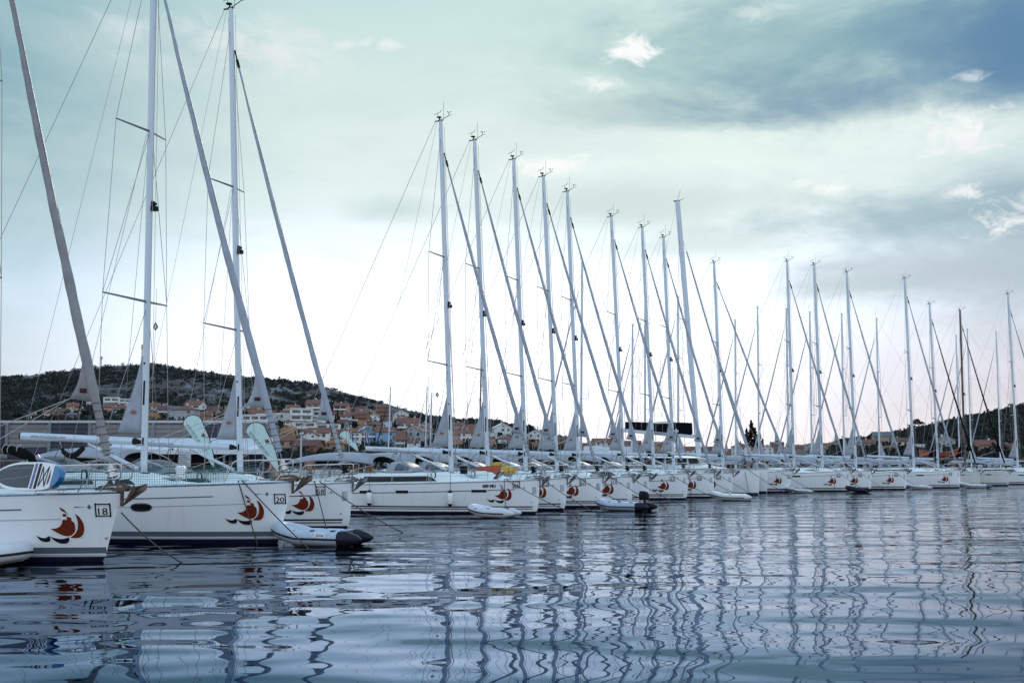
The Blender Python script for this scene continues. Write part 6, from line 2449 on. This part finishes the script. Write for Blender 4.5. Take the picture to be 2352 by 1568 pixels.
# orange wooden boat on trestles on the far pier
p = at_y(2165, 1052, 150)
ob = tag(empty('wooden_boat', p, -.08), 'orange wooden rowing boat propped up beyond sloop 79', 'rowing boat')
rg = []
for i in range(13):
    u = i / 12
    w = 1.0 * sin(pi * (.06 + .88 * u)) ** .7
    sh = .75 + .75 * (2 * u - 1) ** 2 * (1.2 if u > .5 else .45)
    x = -2.9 + 5.8 * u
    rg.append([(x, -w, sh), (x, -w * .75, .32), (x, 0, .05 + .3 * abs(2 * u - 1) ** 3), (x, w * .75, .32), (x, w, sh), (x, w * .9, sh - .02), (x, 0, .35), (x, -w * .9, sh - .02)])
MB().loft(rg).build('hull', ORANGE, ob, True)
m = MB()
for sd in (-1, 1):
    m.tube([(-2.9 + 5.8 * i / 12, sd * 1.02 * sin(pi * (.06 + .88 * i / 12)) ** .7, .76 + .75 * (i / 6 - 1) ** 2 * (1.2 if i > 6 else .45)) for i in range(13)], .05, 5)
m.build('gunwale', TEAK, ob)
for x in (-1.5, 1.5):
    MB().box(x - .12, x + .12, -.8, .8, -p.z + .7, .1).build('trestle', TEAK, ob)
for x in (-1, .4):
    MB().box(x - .15, x + .15, -.85, .85, .62, .68).build('thwart', TEAK, ob)


# white mooring bollard-like winch cover on 20
wc = MB().tube([(0, 0, 0), (0, 0, .06), (0, 0, .22), (0, 0, .34), (0, 0, .42)], [.12, .13, .13, .17, .10], 12).build('winch_cover', WHITEV, YA[20].root, True, loc=(-(YA[20].J - .9), .55, YA[20].cr(YA[20].J - .9)[2] + .02))

# red and white ensigns between the houses and sterns
FLW = mat('flag_white', (.5, .5, .5), .8)
FLB = mat('flag_blue', (.03, .06, .25), .8)
FLR = mat('flag_red', (.28, .03, .03), .8)
for px, py, Y, lab in ((806, 1022, 62, 'red, white and blue ensign drooping left of the boom end of sloop 66'), (842, 1026, 66, 'red, white and blue ensign drooping above the boom end of sloop 66')):
    p = at_y(px, py, Y)
    rt = tag(empty('ensign', (p.x, p.y, .7), 0), lab, 'flag', 'ensigns on short staffs')
    MB().tube([(0, 0, 0), (-.15, 0, p.z + .3)], .018, 5).build('staff', LGREY, rt)
    for i, mt in enumerate((FLR, FLW, FLB)):
        vs, fs = [], []
        for j in range(7):
            u = j / 6
            for k in range(2):
                v = (i + k) / 3
                vs.append((-.13 + .20 * v + .08 * u, .04 * sin(5 * v + 3 * u), p.z + .20 - .55 * u - .25 * v))
        fs = [(2 * j, 2 * j + 1, 2 * j + 3, 2 * j + 2) for j in range(6)]
        o = MB().add(vs, fs).build('flag_band', mt, rt)
        o.modifiers.new('cloth', 'SOLIDIFY').thickness = .008
# small house pennants under the near spreaders
for k, t_, lab in ((20, .26, 'small diamond pennant hanging under the spreader of sloop 20'), (58, .26, ''), (66, .215, 'small pennant hanging under the spreader of sloop 66')):
    if not lab:
        continue
    yk = YA[k]
    c = yk.mp(t_)
    sy = .55 if k == 20 else -.75
    p = loc2w(k, -c.x + (.10 if k == 20 else .30), sy, c.z)
    o = tag(empty('pennant', p, A), lab, 'pennant', 'house pennants under the spreaders')
    MB().tube([(0, 0, -1.4), (0, 0, 1.2)], .006, 4).build('halyard', WIRE, o)
    f = MB().prism([(.0, .15), (.11, -.01), (.01, -.13), (-.09, -.01)], 'y', -.006, .006).build('cloth', GREYV, o)
    MB().prism([(.01, .08), (.05, -.02), (.0, -.06), (-.03, -.01)], 'y', -.010, -.007).build('boat_emblem', WHITEV, f)

# radar pole and lamp posts of the far pier
for px, y0, Y, lab in ((1182, 1012, 90, 'thin pier lamp post between masts 72 and 57'), (2096, 1030, 150, 'thin white lamp post between masts 36 and 79'), (692, 998, 66, 'thin grey flagpole right of the mint flag between masts 58 and 66')):
    p = at_y(px, y0, Y)
    rt = tag(empty('lamp_post', (p.x, p.y, .6)), lab, 'lamp post', 'slim posts on the pier')
    MB().tube([(0, 0, 0), (0, 0, p.z - .6)], [.07, .05], 7).build('post', LGREY, rt)
    MB().ball((0, 0, p.z - .55), .12, .12, .10, 8, 5).build('lamp_head', LGREY, rt, True)
# ------------------------------------------------------------------ people
SKIN = mat('tanned_skin', (.33, .15, .085), .55, var=.12, scale=9)
SKINL = mat('light_skin', (.46, .26, .18), .55, var=.10, scale=9)
HAIRD = mat('dark_hair', (.018, .013, .011), .6, var=.3, scale=30)
HAIRB = mat('brown_hair', (.06, .036, .02), .6, var=.3, scale=30)
SHY = mat('yellow_shorts', (.58, .33, .03), .8)
SHN = mat('navy_shorts', (.02, .025, .06), .8)
SHB = mat('black_swimwear', (.015, .015, .018), .7)
SHT = mat('blue_shirt', (.03, .22, .42), .8)


def skinned(name, joints, bones, m_, parent):
    """Grow one continuous surface over a skeleton with a radius at every joint."""
    ks = list(joints)
    me = bpy.data.meshes.new(name)
    me.from_pydata([joints[k][0] for k in ks], [(ks.index(a), ks.index(b)) for a, b in bones], [])
    o = bpy.data.objects.new(name, me)
    COL.objects.link(o)
    sk = o.modifiers.new('skin', 'SKIN')
    for i, k in enumerate(ks):
        r = joints[k][1]
        me.skin_vertices[0].data[i].radius = (r, r)
    me.skin_vertices[0].data[0].use_root = True
    o.modifiers.new('sub', 'SUBSURF').levels = 1
    o.modifiers['sub'].render_levels = 1
    dg = bpy.context.evaluated_depsgraph_get()
    nm = bpy.data.meshes.new_from_object(o.evaluated_get(dg))
    bpy.data.objects.remove(o)
    nm.name = name
    nm.materials.clear()
    nm.materials.append(m_)
    nm.shade_smooth()
    o = bpy.data.objects.new(name, nm)
    COL.objects.link(o)
    o.parent = parent
    return o


def person(loc, rz, label, pose, skin, hair, shorts, shirt=None, k=1.0):
    root = tag(empty('person', loc, rz), label, 'person')
    root.scale = (k, k, k)
    # joints in metres; the figure faces +x
    P = dict(pel=((0, 0, .93), .135), wai=((.0, 0, 1.10), .125), che=((.0, 0, 1.32), .145), nec=((.01, 0, 1.49), .058), hed=((.03, 0, 1.60), .085), crn=((.02, 0, 1.70), .082))
    for s, y in (('l', 1), ('r', -1)):
        P['hip' + s] = ((0, .09 * y, .88), .095)
        P['kne' + s] = ((.03, .11 * y, .49), .058)
        P['ank' + s] = ((0, .11 * y, .09), .040)
        P['toe' + s] = ((.17, .13 * y, .03), .032)
        P['sho' + s] = ((0, .19 * y, 1.42), .062)
        P['elb' + s] = ((.02, .27 * y, 1.14), .042)
        P['wri' + s] = ((.12, .27 * y, .90), .029)
        P['pal' + s] = ((.16, .27 * y, .82), .034)

    def mv(names, fn):
        for n_ in names:
            p, r = P[n_]
            P[n_] = (fn(Vector(p)), r)
    upper = [n_ for n_ in P if n_[:3] in ('wai', 'che', 'nec', 'hed', 'crn', 'sho', 'elb', 'wri', 'pal')]

    def rot(pivot, ang):
        M = Matrix.Rotation(ang, 3, 'Y')
        return lambda v: Vector(pivot) + M @ (v - Vector(pivot))
    if pose == 'bend':
        mv(upper, rot((0, 0, .95), radians(66)))
        for s in 'lr':
            sh = Vector(P['sho' + s][0])
            y = 1 if s == 'l' else -1
            P['elb' + s] = (sh + Vector((.10, .05 * y, -.27)), .042)
            P['wri' + s] = (sh + Vector((.20, .02 * y, -.50)), .029)
            P['pal' + s] = (sh + Vector((.23, .02 * y, -.59)), .034)
    elif pose == 'stoop':
        mv(upper, rot((0, 0, .95), radians(36)))
        for s in 'lr':
            sh = Vector(P['sho' + s][0])
            y = 1 if s == 'l' else -1
            P['elb' + s] = (sh + Vector((.08, .06 * y, -.28)), .042)
            P['wri' + s] = (sh + Vector((.28, .02 * y, -.42)), .029)
            P['pal' + s] = (sh + Vector((.36, .02 * y, -.46)), .034)
    elif pose == 'sit':
        dz = -.45
        mv(list(P), lambda v: v + Vector((0, 0, dz)))
        for s in 'lr':
            y = 1 if s == 'l' else -1
            P['kne' + s] = ((.42, .13 * y, .50), .060)
            P['ank' + s] = ((.46, .12 * y, .09), .040)
            P['toe' + s] = ((.62, .13 * y, .03), .032)
            P['elb' + s] = ((.06, .27 * y, .70), .042)
            P['wri' + s] = ((.28, .20 * y, .60), .029)
            P['pal' + s] = ((.36, .18 * y, .585), .034)
        mv(['che', 'nec', 'hed', 'crn', 'shol', 'shor'], lambda v: v + Vector((.05, 0, 0)))
    bones = [('pel', 'wai'), ('wai', 'che'), ('che', 'nec'), ('nec', 'hed'), ('hed', 'crn')]
    for s in 'lr':
        bones += [('pel', 'hip' + s), ('hip' + s, 'kne' + s), ('kne' + s, 'ank' + s), ('ank' + s, 'toe' + s), ('che', 'sho' + s), ('sho' + s, 'elb' + s), ('elb' + s, 'wri' + s), ('wri' + s, 'pal' + s)]
    body = skinned('body', P, bones, skin, root)
    # face, ears and five fingers on each hand, joined to the body mesh
    bm = bmesh.new()
    bm.from_mesh(body.data)
    hd, nk, cw = Vector(P['hed'][0]), Vector(P['nec'][0]), Vector(P['crn'][0])
    up = (cw - nk).normalized()
    fw = Vector((0, 1, 0)).cross(up).normalized()
    ex = MB()
    c = hd + up * .0
    ex.tube([tuple(c + fw * .082 + up * .035), tuple(c + fw * .112 - up * .012)], [.010, .018], 6)
    for y in (-1, 1):
        ex.ball(tuple(c + Vector((0, .088 * y, 0)) + up * .01), .016, .012, .030, 6, 4)
    for s in 'lr':
        y = 1 if s == 'l' else -1
        pl, wr = Vector(P['pal' + s][0]), Vector(P['wri' + s][0])
        d = (pl - wr).normalized()
        side = Vector((0, 1, 0))
        inn = d.cross(side).normalized()
        for f, (o, ln) in enumerate(((-.030, .070), (-.010, .080), (.010, .076), (.029, .060))):
            b = pl + d * .018 + side * o
            ex.tube([tuple(b), tuple(b + d * ln * .5 + inn * .006), tuple(b + d * ln * .85 + inn * .022)], [.0095, .009, .0075], 5)
        b = pl - side * .034 * y - d * .02
        ex.tube([tuple(b), tuple(b - side * .022 * y + d * .03), tuple(b - side * .026 * y + d * .055)], [.011, .010, .008], 5)
    tmp = bpy.data.meshes.new('x')
    tmp.from_pydata(ex.v, [], ex.f)
    bm.from_mesh(tmp)
    bm.to_mesh(body.data)
    bm.free()
    body.data.shade_smooth()
    hr_ = MB()
    rings = []
    cc = hd + up * .055 - fw * .012
    for i in range(7):
        a = pi * i / 12
        rr_ = .096 * cos(a)
        rings.append([tuple(cc + up * (.078 * sin(a) - .01) + (fw * cos(w) * rr_ * (1.0 if cos(w) < 0 else .9) + Vector((0, 1, 0)) * sin(w) * rr_) + (-fw * .012 - up * .03 if (i == 0 and cos(w) < .3) else Vector((0, 0, 0)))) for w in [2 * pi * j / 14 for j in range(14)]])
    hr_.loft(rings).build('hair', hair, root, True)
    for y in (-1, 1):
        MB().ball(tuple(c + fw * .078 + Vector((0, .030 * y, 0)) + up * .03), .010, .012, .009, 6, 4).build('eye', HAIRD, root, True)
    mo = c + fw * .083 - up * .045
    MB().ball(tuple(mo), .008, .022, .006, 6, 4).build('mouth', mat('lips', (.30, .10, .08), .6), root, True)
    g = {}
    for n_ in ('pel', 'wai'):
        g[n_] = (P[n_][0], P[n_][1] + .012)
    g['wai'] = (Vector(P['pel'][0]).lerp(Vector(P['wai'][0]), .55), P['wai'][1] + .010)
    bb = [('pel', 'wai')]
    for s in 'lr':
        h, kn = Vector(P['hip' + s][0]), Vector(P['kne' + s][0])
        g['hip' + s] = (h, .110)
        g['mid' + s] = (h.lerp(kn, .55), .098)
        bb += [('pel', 'hip' + s), ('hip' + s, 'mid' + s)]
    skinned('shorts', g, bb, shorts, root)
    if shirt:
        g = {n_: (P[n_][0], P[n_][1] + .034) for n_ in ('pel', 'wai', 'che')}
        bb = [('pel', 'wai'), ('wai', 'che')]
        g['nk'] = (Vector(P['che'][0]).lerp(Vector(P['nec'][0]), .7), .075)
        bb.append(('che', 'nk'))
        for s in 'lr':
            a, b = Vector(P['sho' + s][0]), Vector(P['elb' + s][0])
            g['s' + s] = (a, .080)
            g['e' + s] = (a.lerp(b, .6), .062)
            bb += [('che', 's' + s), ('s' + s, 'e' + s)]
        skinned('shirt', g, bb, shirt, root)
    return root


def on_pier(px):
    """A spot on the quay edge seen at column px."""
    k = (px - 1176) / FPX
    best = None
    for (ax, ay), (bx, by) in zip(edge, edge[1:]):
        for i in range(80):
            u = i / 80
            x, y = ax + (bx - ax) * u - .9, ay + (by - ay) * u + .6
            if y < 20:
                continue
            e = abs(x - k * y)
            if best is None or e < best[0]:
                best = (e, x, y)
    return Vector((best[1], best[2], 0))


p = on_pier(640)
print('pier person', p)
person((p.x, p.y, QZ), pi, 'bare-backed person in yellow shorts bending down, left of the headsail foot of sloop 58', 'stoop', SKINL, HAIRD, SHY)
p = on_pier(713)
person((p.x, p.y, QZ if p.y < YA[57].O.y + 3 else .7), 1.9, 'bare-backed person with dark hair seen from behind, beyond the pulpit of sloop 58', 'stand', SKIN, HAIRD, SHN)
y66 = YA[66]
for px, pose, rz, hair, lab in ((832, 'bend', pi + .9, HAIRD, 'tanned person bending over under the grey bimini of sloop 66'), (856, 'sit', .6, HAIRB, 'tanned person with brown hair sitting under the grey bimini of sloop 66')):
    s = solve_s(y66.O, A, px, 1.7)
    p = loc2w(66, s, -.2 if pose == 'bend' else -.5, 1.02 if pose == 'bend' else 1.22)
    person(p, rz, lab, pose, SKIN, hair, SHB)
p = cl(5.6, -.35, 1.93)
p = cl(solve_s(CAT_O, A, 1709, 2.4), -.45, 1.93)
person(p, .4, 'small person in a blue shirt sitting on the near deck of the catamaran', 'sit', SKINL, HAIRB, SHN, SHT, .85)
p = cl(solve_s(CAT_O, A, 1668, 2.4), 1.0, 2.95 - 1.02)
